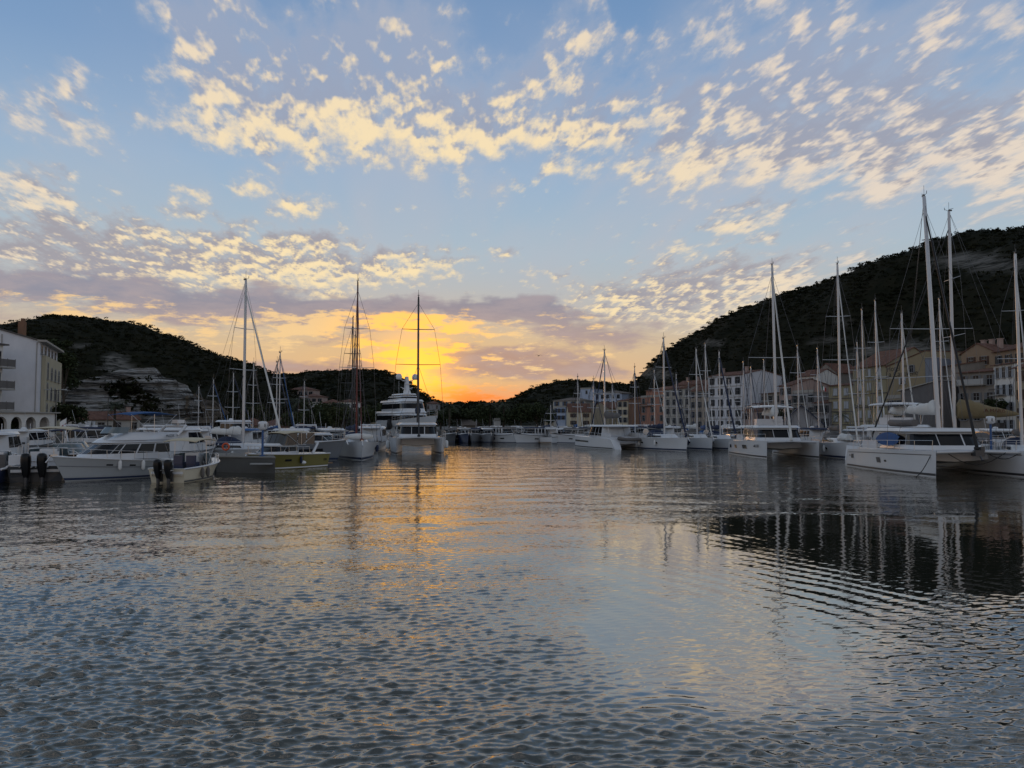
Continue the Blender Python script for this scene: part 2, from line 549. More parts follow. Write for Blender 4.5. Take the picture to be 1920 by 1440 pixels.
def soften(o, w=0.03, seg=2, angle=35):
    bm = bmesh.new()
    bm.from_mesh(o.data)
    bmesh.ops.remove_doubles(bm, verts=bm.verts, dist=1e-5)
    es = [e for e in bm.edges if len(e.link_faces) == 2 and e.calc_face_angle(0) > R(angle)]
    bmesh.ops.bevel(bm, geom=es, offset=w, segments=seg, affect='EDGES', clamp_overlap=True)
    bm.to_mesh(o.data)
    bm.free()
    for p in o.data.polygons:
        p.use_smooth = True
    try:
        o.data.set_sharp_from_angle(angle=R(40))
    except Exception:
        pass
    return o


def tag(o, label=None, cat=None, group=None, kind=None):
    if label:
        o['label'] = label
    if cat:
        o['category'] = cat
    if group:
        o['group'] = group
    if kind:
        o['kind'] = kind
    return o


def thing(name, label, cat, loc, rz=0.0, group=None):
    o = bpy.data.objects.new(name, None)
    COL.objects.link(o)
    o.empty_display_size = 0.3
    o.location = loc
    o.rotation_euler.z = rz
    return tag(o, label, cat, group)


def copy_tree(o, parent=None):
    c = o.copy()
    COL.objects.link(c)
    if parent is not None:
        c.parent = parent
    for ch in list(o.children):
        copy_tree(ch, c)
    return c


def text_mesh(body, size, thick=0.01):
    cu = bpy.data.curves.new('lettering', 'FONT')
    cu.body = body
    cu.size = size
    cu.extrude = thick
    cu.align_x = 'CENTER'
    cu.align_y = 'CENTER'
    cu.resolution_u = 2
    t = bpy.data.objects.new('lettering', cu)
    COL.objects.link(t)
    dg = bpy.context.evaluated_depsgraph_get()
    me = bpy.data.meshes.new_from_object(t.evaluated_get(dg))
    bpy.data.objects.remove(t)
    return me


def text_on(body, size, m, parent, origin, right, up, name='lettering'):
    """lettering on a surface: origin is its centre, right/up are the axes of the writing"""
    me = text_mesh(body, size)
    me.materials.clear()
    me.materials.append(m)
    o = link(name, me, parent)
    r_, u_ = Vector(right).normalized(), Vector(up).normalized()
    n_ = r_.cross(u_).normalized()
    u_ = n_.cross(r_)
    mx = Matrix((r_, u_, n_)).transposed().to_4x4()
    mx.translation = Vector(origin) + n_ * 0.012
    o.matrix_local = mx
    return o


# ------------------------------------------------------------------ numpy noise
_P = RNG.permutation(4096)
_V = RNG.random(4096)


def vnoise(x, y):
    xi, yi = np.floor(x).astype(np.int64), np.floor(y).astype(np.int64)
    xf, yf = x - xi, y - yi
    u, v = xf * xf * (3 - 2 * xf), yf * yf * (3 - 2 * yf)

    def h(a, b):
        return _V[(_P[(a & 4095)] + b) & 4095]
    return (h(xi, yi) * (1 - u) + h(xi + 1, yi) * u) * (1 - v) + (h(xi, yi + 1) * (1 - u) + h(xi + 1, yi + 1) * u) * v


def fbm(x, y, o=4, g_=0.5):
    s, a, t = 0.0, 1.0, 0.0
    for k in range(o):
        s = s + a * vnoise(x * 2 ** k + 17.3 * k, y * 2 ** k + 9.1 * k)
        t += a
        a *= g_
    return s / t


def grid_mesh(name, co, m, smooth=True):
    """co: rows x cols x 3 array"""
    r_, c_ = co.shape[:2]
    me = bpy.data.meshes.new(name)
    idx = np.arange(r_ * c_).reshape(r_, c_)
    q = np.stack([idx[:-1, :-1], idx[:-1, 1:], idx[1:, 1:], idx[1:, :-1]], -1).reshape(-1, 4)
    me.vertices.add(r_ * c_)
    me.vertices.foreach_set('co', co.reshape(-1).astype(np.float32))
    n = len(q)
    me.loops.add(n * 4)
    me.loops.foreach_set('vertex_index', q.reshape(-1).astype(np.int32))
    me.polygons.add(n)
    me.polygons.foreach_set('loop_start', np.arange(0, n * 4, 4, dtype=np.int32))
    me.polygons.foreach_set('use_smooth', np.full(n, smooth))
    me.update(calc_edges=True)
    if m:
        me.materials.append(m)
    return me


def quads_mesh(name, V, m, smooth=False):
    """V: n x 4 x 3 loose quads"""
    n = len(V)
    me = bpy.data.meshes.new(name)
    me.vertices.add(n * 4)
    me.vertices.foreach_set('co', V.reshape(-1).astype(np.float32))
    me.loops.add(n * 4)
    me.loops.foreach_set('vertex_index', np.arange(n * 4, dtype=np.int32))
    me.polygons.add(n)
    me.polygons.foreach_set('loop_start', np.arange(0, n * 4, 4, dtype=np.int32))
    me.polygons.foreach_set('use_smooth', np.full(n, smooth))
    me.update(calc_edges=True)
    me.materials.append(m)
    return me


def leaf_cards(centres, size, rng, flat=0.6):
    """random quads of about the given size round each centre"""
    n = len(centres)
    d1 = rng.normal(size=(n, 3))
    d1[:, 2] *= flat
    d1 /= np.linalg.norm(d1, axis=1, keepdims=True) + 1e-9
    d2 = np.cross(d1, rng.normal(size=(n, 3)))
    d2 /= np.linalg.norm(d2, axis=1, keepdims=True) + 1e-9
    s = (np.asarray(size) * rng.uniform(0.6, 1.3, n))[:, None]
    a, b = d1 * s, d2 * s * 0.6
    return np.stack([centres - a - b * .4, centres - b, centres + a + b * .3, centres + b], 1)

# ------------------------------------------------------------------ water
def make_water():
    m = bpy.data.materials.new('harbour_water')
    m.use_nodes = True
    nt = m.node_tree
    q = G(nt)
    b = nt.nodes['Principled BSDF']
    b.inputs['Base Color'].default_value = (0.016, 0.019, 0.015, 1)
    b.inputs['Roughness'].default_value = 0.03
    b.inputs['IOR'].default_value = 1.42
    b.inputs['Specular IOR Level'].default_value = 0.5
    b.inputs['Specular Tint'].default_value = (1.0, 0.94, 0.86, 1)
    pos = q.n('ShaderNodeNewGeometry').outputs['Position']
    calm = q.n('ShaderNodeAttribute', attribute_name='calm').outputs['Fac']
    rough = q.m('SUBTRACT', 1.0, calm)
    # wind ripples too fine for the mesh: they tilt the surface normal by the same slope at any distance
    nf = q.v('SUBTRACT', q.noise(q.v('MULTIPLY', pos, (7.0, 14.0, 5.0)), 1.0, 3.0, 0.6, 0.0, True), (0.5, 0.5, 0.5))
    ng_ = q.v('SUBTRACT', q.noise(q.v('MULTIPLY', pos, (1.1, 2.2, 1.0)), 1.0, 2.0, 0.5, 0.0, True), (0.5, 0.5, 0.5))
    gust = q.rng(q.noise(q.v('MULTIPLY', pos, (0.10, 0.22, 1.0)), 1.0, 3.0, 0.55), 0.34, 0.66, 0.55, 1.25)
    amp_ = q.m('MULTIPLY', q.m('MULTIPLY_ADD', rough, 0.80, 0.05), gust)
    tilt = q.v('SCALE', q.v('ADD', q.v('MULTIPLY', nf, (0.34, 0.62, 0.0)), q.v('MULTIPLY', ng_, (0.06, 0.10, 0.0))), None, amp_)
    nrm = q.v('NORMALIZE', q.v('ADD', q.n('ShaderNodeNewGeometry').outputs['Normal'], tilt))
    nt.links.new(nrm, b.inputs['Normal'])
    gl = q.n('ShaderNodeBsdfGlossy')                         # the mirror share of the still harbour surface
    gl.inputs['Color'].default_value = (0.90, 0.85, 0.77, 1)
    gl.inputs['Roughness'].default_value = 0.03
    nt.links.new(nrm, gl.inputs['Normal'])
    mx = q.n('ShaderNodeMixShader')
    nt.links.new(q.m('MULTIPLY_ADD', calm, 0.22, 0.20), mx.inputs[0])
    nt.links.new(b.outputs[0], mx.inputs[1])
    nt.links.new(gl.outputs[0], mx.inputs[2])
    nt.links.new(mx.outputs[0], nt.nodes['Material Output'].inputs['Surface'])
    rows, cols = 1150, 900
    t = np.linspace(0, 1, rows)
    Y = 4.2 * (1 + t * 1.2 + 12.0 * t ** 3 + 50 * t ** 9)          # fine near the quay steps, coarse far out
    u = np.linspace(-1.0, 1.0, cols)
    YY = np.repeat(Y[:, None], cols, 1)
    XX = YY * u[None, :] * (1 + 0.5 * np.exp(-YY / 6))
    # wind ripples: many short crests; a slick of calmer water lies off the right hand boats
    amp = 0.75 + 0.9 * (fbm(XX * 0.16, YY * 0.10, 3) - 0.35)

    def blob(px, py, rx, ry, rot=0.0):
        c = wl(px, py)
        dx_, dy_ = XX - c.x, YY - c.y
        ca, sa_ = math.cos(rot), math.sin(rot)
        return np.exp(-(((dx_ * ca + dy_ * sa_) / rx) ** 2 + ((-dx_ * sa_ + dy_ * ca) / ry) ** 2))
    calm_v = 1.2 * blob(1560, 1025, 5.2, 5.0) + 1.2 * blob(1850, 1010, 7.0, 6.5) + 0.85 * blob(1330, 1080, 3.0, 3.2, -0.3) + 0.8 * blob(1250, 1180, 2.0, 2.0) + 0.7 * blob(1480, 1200, 2.6, 2.2) \
        + 0.55 * blob(1280, 1290, 1.2, 0.9) + 0.4 * blob(1600, 1330, 1.6, 1.0) + 0.5 * blob(1780, 920, 12, 12)
    calm_v = calm_v + 0.5 * (fbm(XX * 0.7 + 3, YY * 0.7, 3) - 0.5) * (calm_v > 0.05)
    far = 1 - 1 / (1 + np.exp(-(YY - 30.5 - 0.35 * (XX - 5) + 2.2 * (fbm(XX * .35, YY * .25, 3) - .5)) / 0.6)) * (np.abs(XX - 9) < 14)      # the slick ends at the edge of an old wake
    calm_v = np.clip(calm_v * np.clip(far, 0.35, 1) * 1.25, 0, 0.97)
    streak = np.exp(-((YY - 27.6 - 0.03 * (XX - 9) ** 2 - 0.5 * np.sin(XX * .8)) / 0.42) ** 2) / (1 + np.exp(-(XX - 4.5) * 1.5)) / (1 + np.exp((XX - 14.5) * 1.5))
    calm_v = calm_v * (1 - 0.95 * np.clip(streak * (0.6 + .8 * fbm(XX * 1.2, YY * .6, 2)), 0, 1))      # the edge of an old wake
    slick = calm_v.copy()
    calm_v = np.maximum(calm_v, 0.45 / (1 + np.exp(-(YY - 33) / 5.0)))             # sheltered inner basin
    Z = np.zeros_like(XX)
    rng = np.random.default_rng(8)
    lod = 1 / (1 + (YY / 22.0) ** 4)
    for k in range(72):
        lam = 0.09 * (0.29 / 0.09) ** rng.random()
        th = rng.normal(math.pi / 2 + 0.10, 0.36)
        a = 0.0082 * lam * (1.15 if lam < 0.20 else 0.8)
        px_, py_ = rng.uniform(-50, 50, 2)
        kk = 2 * math.pi / lam
        Z += a * np.sin(kk * (math.cos(th) * XX + math.sin(th) * YY) + px_ + 1.3 * np.sin(0.31 * XX / lam ** .5 + 0.23 * YY / lam ** .5 + py_))
    sc = float(np.std(Z[:300])) * 3.2
    Z = sc * (np.exp(Z / sc) - 1)         # flat troughs, peaked crests
    Z *= lod * amp * (1 - 0.93 * calm_v)
    far_ = 1 / (1 + (YY / 70.0) ** 4)
    for k in range(22):                                     # longer, lazier swells that break up the reflections farther out
        lam = 0.9 * (4.2 / 0.9) ** rng.random()
        th = rng.normal(math.pi / 2 + .1, 0.40)
        kk = 2 * math.pi / lam
        Z += 0.0014 * lam * np.sin(kk * (math.cos(th) * XX + math.sin(th) * YY) + rng.uniform(0, 9) + 1.6 * np.sin(.21 * XX + .17 * YY + rng.uniform(0, 9))) * far_ * (0.45 + 0.9 * fbm(XX * .12 + k, YY * .08, 2)) * (1 - .55 * calm_v) * (1 - .80 * slick)
    # long parallel wake crests running out to the right, and curved eddies in the foreground
    ca, sa_ = math.cos(0.42), math.sin(0.42)
    s = XX * ca + YY * sa_ + 0.5 * np.sin(YY * 0.35)
    wake = blob(1700, 1130, 6.5, 4.5) + 0.7 * blob(1450, 990, 3.0, 4.0)
    Z += 0.0036 * np.sin(2 * math.pi * s / 0.55 + 5.5 * fbm(XX * .45, YY * .35, 3)) * np.clip(wake, 0, 1) * (0.4 + 0.9 * fbm(XX * .8, YY * .5, 2)) * lod
    for cpx, cpy, r0, lam in ((1330, 1420, 1.2, 0.26), (1180, 1560, 1.9, 0.22)):
        c = wl(cpx, cpy)
        rr = np.hypot(XX - c.x, (YY - c.y) * 0.8)
        env = np.exp(-((rr - r0) / (0.45 * r0)) ** 2)
        Z += 0.006 * lam / 0.3 * env * np.sin(2 * math.pi * rr / lam + 3 * fbm(XX, YY, 2)) * (0.3 + fbm(XX * 1.5, YY * 1.5, 2))
    co = np.stack([XX, YY, Z], -1)
    me = grid_mesh('water', co, m)
    at_ = me.attributes.new('calm', 'FLOAT', 'POINT')
    at_.data.foreach_set('value', calm_v.reshape(-1).astype(np.float32))
    o = link('water', me)
    tag(o, kind='structure')
    # the rest of the harbour basin, flat, round the rippled sheet
    Ymax = float(Y[-1])
    xm = [float(XX[i, -1]) for i in range(0, rows, 20)] + [float(XX[-1, -1])]
    ym = [float(Y[i]) for i in range(0, rows, 20)] + [Ymax]
    bmw = MB()
    for sgn in (-1, 1):
        for i in range(len(xm) - 1):
            a, b2 = (sgn * xm[i], ym[i], 0), (sgn * xm[i + 1], ym[i + 1], 0)
            c2, d2 = (sgn * 900, ym[i + 1], 0), (sgn * 900, ym[i], 0)
            bmw.add((a, b2, c2, d2) if sgn < 0 else (d2, c2, b2, a), [(0, 1, 2, 3)])
    bmw.add([(-900, -400, 0), (900, -400, 0), (900, float(Y[0]), 0), (-900, float(Y[0]), 0)], [(0, 1, 2, 3)])
    bmw.add([(-900, Ymax, 0), (900, Ymax, 0), (900, 1200, 0), (-900, 1200, 0)], [(0, 1, 2, 3)])
    o2 = bmw.obj('water', m)
    tag(o2, kind='structure')


make_water()

# ------------------------------------------------------------------ quays and flat land behind them
QZ = 1.15


def land(name, outline, m, z=QZ, depth=2.2):
    o = MB().prism(outline, z - depth, z).obj(name, m)
    tag(o, kind='structure')
    return o


land('quay', [(-400, 30), (-62, 92), (-58, 150), (-52, 176), (-20, 186), (5, 190), (10, 300), (16, 380), (-500, 420)], M['concrete'])
land('quay', [(8, 192), (9.5, 300), (15.5, 380), (400, 420), (420, 40), (72, 60), (64, 110), (60, 150), (54, 180), (44, 220), (28, 240), (17, 290), (14, 250)], M['concrete'])
land('terrain', [(-3000, 421), (-500, 421), (16, 381), (400, 421), (3000, 421), (3000, 4000), (-3000, 4000)], M['earth'], QZ + 0.2)

# ------------------------------------------------------------------ hills
hill_mat = bpy.data.materials.new('scrub_ground')
hill_mat.use_nodes = True
_q = G(hill_mat.node_tree)
_b = hill_mat.node_tree.nodes['Principled BSDF']
_b.inputs['Roughness'].default_value = 0.95
_b.inputs['Specular IOR Level'].default_value = 0.1
_pos = _q.n('ShaderNodeNewGeometry').outputs['Position']
_n = _q.noise(_pos, 0.16, 6.0, 0.72)
_n2 = _q.noise(_q.v('MULTIPLY', _pos, (0.6, 0.6, 5.0)), 0.24, 6.0, 0.72, 0.6)
_rock = _q.n('ShaderNodeAttribute', attribute_name='rock').outputs['Fac']
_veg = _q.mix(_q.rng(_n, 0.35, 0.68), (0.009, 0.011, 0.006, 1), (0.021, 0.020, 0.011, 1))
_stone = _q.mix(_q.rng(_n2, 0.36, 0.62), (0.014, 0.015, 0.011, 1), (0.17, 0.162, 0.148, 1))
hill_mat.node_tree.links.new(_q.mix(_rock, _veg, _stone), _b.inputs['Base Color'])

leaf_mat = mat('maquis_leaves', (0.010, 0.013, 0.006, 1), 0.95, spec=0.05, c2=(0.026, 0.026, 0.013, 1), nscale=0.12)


def hill(name, prof, Yr, foot, back, rock=(), step=2.2, bush=2600, seed=1, bsize=1.3, rough=1.6, foot_z=1.2, power=1.15):
    """prof: ridge in the photograph; Yr(px): distance of the ridge line; foot: how far in front the slope starts"""
    rng = np.random.default_rng(seed)
    pts = [at(px, Yr(px), py) for px, py in prof]
    X = np.array([p.x for p in pts]); Yp = np.array([p.y for p in pts]); Zp = np.array([p.z for p in pts])
    n = int((X[-1] - X[0]) / step) + 1
    xs = np.linspace(X[0], X[-1], n)
    yr, zr = np.interp(xs, X, Yp), np.interp(xs, X, Zp)
    k = np.ones(5) / 5
    zr2 = np.convolve(np.pad(zr, 2, 'edge'), k, 'valid')
    zr = zr2
    t = np.concatenate([np.linspace(0, 1, int(foot / step)), 1 + np.linspace(0, 1, 14)[1:]])
    T = t[:, None] + 0 * xs[None, :]
    fr = np.clip(T, 0, 1)
    prof_f = np.where(T <= 1, np.sin(fr * math.pi / 2) ** power, 1 - (T - 1) * 0.8)
    YY = np.where(T <= 1, yr[None, :] - foot * (1 - fr), yr[None, :] + back * (T - 1))
    # keep lines of sight: points behind the ridge spread along x as the distance grows
    XX = xs[None, :] * (YY / yr[None, :])
    H = (zr[None, :] - foot_z) * prof_f + foot_z
    nz = fbm(XX / 34 + seed * 7, YY / 34, 4) - 0.5
    H = H + nz * 16 * np.minimum(1, (1 - np.abs(T - 1)) * 1.2) * (1 - np.exp(-((T - 1) / 0.25) ** 2)) * np.clip(zr / 45, 0.2, 1)
    H = H + (vnoise(XX / 3.3, YY / 3.3) - 0.5) * rough + (vnoise(XX / 7.1, YY / 7.1) - 0.5) * rough
    RK = np.zeros_like(H)
    for (cx, cy, rx, ry, w) in rock:                       # bare rock where the photograph shows it
        for i in range(H.shape[0]):
            pass
        cpx = CX + F * XX / YY
        cpy = HORIZON - F * (H - EYE) / YY
        q = ((cpx - cx) / rx) ** 2 + ((cpy - cy) / ry) ** 2
        RK = np.maximum(RK, w * np.clip(1.6 - 1.6 * q + 2.2 * (fbm(XX / 9, H / 2.2, 4) - 0.5), 0, 1) * (T < 1.0))
    co = np.stack([XX, YY, H], -1)
    # ledges in the rock
    led = np.sin(H * 2.4 + 3 * vnoise(XX / 14, YY / 14)) * 0.7
    co[..., 1] += led * RK
    me = grid_mesh(name, co, hill_mat)
    a_ = me.attributes.new('rock', 'FLOAT', 'POINT')
    a_.data.foreach_set('value', RK.reshape(-1).astype(np.float32))
    o = link(name, me)
    tag(o, kind='structure')
    # maquis: leaf clumps in low domes over the slope
    nr, nc = H.shape
    kf = len(t) - 13
    ri = (rng.random(bush) ** 0.8 * (kf + 2)).astype(int)
    ci = (rng.random(bush) * (nc - 1)).astype(int)
    onridge = rng.random(bush) < 0.12
    ri = np.where(onridge, kf - 1 - (rng.random(bush) * 3).astype(int), ri)
    keep = RK[ri, ci] < 0.35
    ri, ci = ri[keep], ci[keep]
    base_ = co[ri, ci] + rng.uniform(-1, 1, (len(ri), 3)) * (step * 1.3, step * 0.8, 0)
    rad = bsize * rng.uniform(0.6, 1.9, len(base_))
    m_ = 12
    c = np.repeat(base_, m_, 0)
    rr = np.repeat(rad, m_)
    d = rng.normal(size=(len(c), 3))
    d /= np.linalg.norm(d, axis=1, keepdims=True)
    d[:, 2] = np.abs(d[:, 2]) * 0.6
    c = c + d * (rr * rng.uniform(0.5, 1.0, len(c)))[:, None]
    V = leaf_cards(c, rr * 0.36, rng)
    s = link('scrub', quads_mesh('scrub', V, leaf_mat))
    tag(s, 'low dark maquis scrub covering the hill', 'scrub', kind='stuff')
    return co, RK


def interp(a):
    xs_, ys_ = zip(*a)
    return lambda x: float(np.interp(x, xs_, ys_))


hill('hill', [(880, 764), (930, 758), (960, 756), (985, 741), (1010, 728), (1040, 720), (1080, 716), (1110, 720), (1150, 724), (1180, 726), (1240, 722), (1300, 728), (1380, 740)],
     lambda px: 640, 260, 120, step=4.0, bush=5000, seed=3, bsize=1.3, rough=2.4)
hill('hill', [(560, 770), (700, 764), (800, 762), (850, 760), (890, 759), (930, 757), (970, 759), (1020, 762), (1100, 766)], lambda px: 820, 200, 150, step=5.0, bush=1200, seed=5, bsize=2.6, rough=3.0)
hill('hill', [(400, 716), (470, 712), (530, 706), (570, 704), (600, 702), (650, 700), (690, 698), (715, 699), (735, 706), (755, 716), (775, 730), (795, 746), (815, 757), (835, 764), (870, 772), (910, 780)],
     interp([(400, 440), (910, 520)]), 190, 120, step=2.8, bush=6000, seed=7, bsize=1.0, rough=2.0)
hill('hill', [(-320, 660), (-150, 640), (-40, 622), (20, 614), (60, 607), (90, 597), (115, 595), (150, 601), (200, 607), (250, 618), (300, 632), (345, 648), (380, 664), (410, 675), (440, 680), (462, 686),
              (485, 695), (505, 700), (516, 711), (530, 722), (560, 746), (600, 772)],
     interp([(-320, 250), (100, 300), (600, 350)]), 96, 120, rock=[(214, 682, 36, 22, 1.0), (148, 648, 26, 5, .8), (170, 660, 14, 4, .7)], step=2.0, bush=12000, seed=11, bsize=0.58)
hill('hill', [(1190, 728), (1200, 705), (1215, 690), (1235, 676), (1250, 664), (1270, 651), (1290, 640), (1310, 626), (1335, 610), (1365, 595), (1400, 581), (1440, 566), (1470, 556), (1520, 541),
              (1560, 528), (1600, 515), (1650, 501), (1700, 489), (1725, 484), (1745, 472), (1770, 467), (1830, 462), (1880, 455), (1920, 446), (2000, 430), (2150, 412), (2400, 400)],
     interp([(1190, 420), (1300, 380), (1450, 320), (1600, 285), (1920, 235), (2400, 190)]), 92, 120,
     rock=[(1850, 490, 110, 20, 1.0), (1700, 665, 130, 32, 1.0), (1335, 642, 26, 8, .9), (1560, 640, 50, 8, .6), (1230, 700, 40, 14, .8), (1580, 600, 24, 8, .6)], step=1.9, bush=20000, seed=13, bsize=0.55, power=0.95)


# ------------------------------------------------------------------ limestone cliff under the left hill
def cliff(name, top, Yf, z0, m, seed):
    rng = np.random.default_rng(seed)
    pts = [at(px, Yf(px), py) for px, py in top]
    X = [p.x for p in pts]
    n = int((X[-1] - X[0]) / 0.5)
    xs = np.linspace(X[0], X[-1], n)
    yf = np.interp(xs, X, [p.y for p in pts])
    zt = np.interp(xs, X, [p.z for p in pts]) + (fbm(xs / 4.0, xs * 0 + seed, 4) - 0.5) * 3.2
    rows = 110
    t = np.linspace(0, 1, rows)[:, None]
    Z = z0 + (zt[None, :] - z0) * t
    XX = xs[None, :] + 0 * t
    dip = Z - 0.06 * XX
    strata = fbm(XX / 16 + 5, dip * 1.6, 4) - 0.5
    bed = np.sign(np.sin(dip * 4.4 + 7 * vnoise(XX / 9, dip / 2.2))) * 0.20 * (0.1 + 1.4 * vnoise(XX / 3, dip * 1.3))
    lump = (fbm(XX / 7, Z / 5 + 9, 4) - 0.5)
    YY = yf[None, :] + Z * 0.14 - z0 * 0.14 - strata * 3.2 - bed - lump * 6.0 - (fbm(XX / 2.2, Z / 3.0 + 4, 3) - .5) * 1.8
    co = np.stack([XX, YY, Z], -1)
    back_ = co[-1:].copy(); back_[..., 1] += 6; back_[..., 2] -= 9
    o = link(name, grid_mesh(name, np.concatenate([co, back_], 0), m, smooth=False))
    tag(o, kind='structure')
    # bushes rooted on the ledges
    k = 420
    ri, ci = (rng.random(k) ** 0.7 * (rows - 1)).astype(int), (rng.random(k) * (n - 1)).astype(int)
    keep = fbm(co[ri, ci, 0] / 6 + 3, co[ri, ci, 2] / 4, 3) > 0.60
    b_ = co[ri, ci][keep]
    m_ = 12
    c = np.repeat(b_, m_, 0)
    rr = np.repeat(rng.uniform(0.5, 1.5, len(b_)), m_)
    c = c + rng.normal(size=c.shape) * (rr * 0.5)[:, None] * (1.2, .7, .7) + (0, -0.4, 0)
    s = link('scrub', quads_mesh('scrub', leaf_cards(c, rr * 0.5, rng), leaf_mat))
    tag(s, 'bushes rooted on the ledges of the pale cliff', 'scrub', kind='stuff')


lime = bpy.data.materials.new('limestone')
lime.use_nodes = True
_q = G(lime.node_tree)
_b = lime.node_tree.nodes['Principled BSDF']
_b.inputs['Roughness'].default_value = 0.95
_b.inputs['Specular IOR Level'].default_value = 0.15
_pos = _q.n('ShaderNodeNewGeometry').outputs['Position']
_n = _q.noise(_q.v('MULTIPLY', _pos, (0.13, 0.13, 1.5)), 1.0, 6.0, 0.72, 0.6)
_n2 = _q.noise(_pos, 0.35, 4.0, 0.6)
_c = _q.mix(_q.rng(_n, 0.40, 0.56), (0.040, 0.040, 0.039, 1), (0.34, 0.34, 0.335, 1))
_c = _q.mix(_q.rng(_n2, 0.5, 0.72, 0, 0.6), _c, (0.12, 0.11, 0.085, 1))
lime.node_tree.links.new(_c, _b.inputs['Base Color'])
cliff('cliff', [(60, 735), (105, 722), (121, 713), (150, 706), (177, 701), (225, 696), (268, 694), (290, 698), (303, 706), (330, 720), (353, 734), (362, 744), (374, 760)],
      interp([(70, 170), (360, 190)]), QZ, lime, 3)
cliff('cliff', [(345, 748), (365, 740), (385, 752), (400, 752), (415, 764), (432, 776), (452, 790), (470, 798)], interp([(340, 188), (440, 200)]), QZ, mat('limestone_warm', (0.06, 0.05, 0.04, 1), 0.95, c2=(0.20, 0.165, 0.125, 1), nscale=0.5, stretch=(.3, .3, 1.4)), 6)

# ------------------------------------------------------------------ buildings
def wallmat(name, c, n=0.16):
    return mat(name, tuple(min(.8, v * 1.5) for v in c) + (1,), 0.92, spec=0.2, noise=n, nscale=0.7, bump=0.25, stretch=(1, 1, .6))


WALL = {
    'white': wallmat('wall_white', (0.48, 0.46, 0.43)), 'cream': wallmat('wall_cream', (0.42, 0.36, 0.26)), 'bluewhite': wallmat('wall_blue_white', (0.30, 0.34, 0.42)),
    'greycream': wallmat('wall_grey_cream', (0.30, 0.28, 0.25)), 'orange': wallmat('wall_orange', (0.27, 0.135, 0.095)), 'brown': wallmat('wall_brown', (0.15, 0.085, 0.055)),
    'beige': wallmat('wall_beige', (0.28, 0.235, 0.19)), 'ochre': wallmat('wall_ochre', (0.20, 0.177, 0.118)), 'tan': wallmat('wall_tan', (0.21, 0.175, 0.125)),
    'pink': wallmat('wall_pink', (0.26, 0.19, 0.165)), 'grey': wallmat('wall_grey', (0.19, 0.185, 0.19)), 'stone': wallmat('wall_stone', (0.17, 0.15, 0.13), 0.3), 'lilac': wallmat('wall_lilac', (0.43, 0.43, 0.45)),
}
TRIM = mat('trim_stone', (0.34, 0.32, 0.29, 1), 0.85, noise=0.1)
TRIMD = mat('trim_dark', (0.10, 0.09, 0.085, 1), 0.85, noise=0.1)
PANE = mat('window_pane', (0.010, 0.012, 0.016, 1), 0.12, spec=0.3)
WOODW = mat('window_wood', (0.30, 0.30, 0.30, 1), 0.7)
SHUT = {'dark': mat('shutter_dark', (0.035, 0.036, 0.038, 1), 0.7), 'pale': mat('shutter_pale', (0.40, 0.42, 0.45, 1), 0.7), 'blue': mat('shutter_blue', (0.06, 0.10, 0.18, 1), 0.7),
        'grey': mat('shutter_grey', (0.16, 0.16, 0.165, 1), 0.7), 'brown': mat('shutter_brown', (0.07, 0.035, 0.022, 1), 0.7)}
TILE = bpy.data.materials.new('roof_tiles')
TILE.use_nodes = True
_q = G(TILE.node_tree)
_b = TILE.node_tree.nodes['Principled BSDF']
_tc = _q.n('ShaderNodeTexCoord').outputs['Object']
_n = _q.noise(_tc, 1.1, 4.0, 0.6)
_n2 = _q.noise(_q.v('MULTIPLY', _tc, (5.0, 1.6, 1.0)), 1.0, 2.0, 0.5)
_c = _q.mix(_q.rng(_n, 0.35, 0.65), (0.13, 0.052, 0.034, 1), (0.21, 0.10, 0.066, 1))
_c = _q.mix(_q.rng(_n2, 0.3, 0.7, 0, 0.45), _c, (0.13, 0.07, 0.05, 1))
TILE.node_tree.links.new(_c, _b.inputs['Base Color'])
_b.inputs['Roughness'].default_value = 0.9
_w = _q.n('ShaderNodeTexWave', wave_type='BANDS', bands_direction='X')
_q.put(_w.inputs['Vector'], _tc)
_w.inputs['Scale'].default_value = 4.0
_bp = _q.n('ShaderNodeBump')
_bp.inputs['Strength'].default_value = 0.7
_bp.inputs['Distance'].default_value = 0.06
TILE.node_tree.links.new(_w.outputs[1], _bp.inputs['Height'])
TILE.node_tree.links.new(_bp.outputs[0], _b.inputs['Normal'])

_WIN = {}


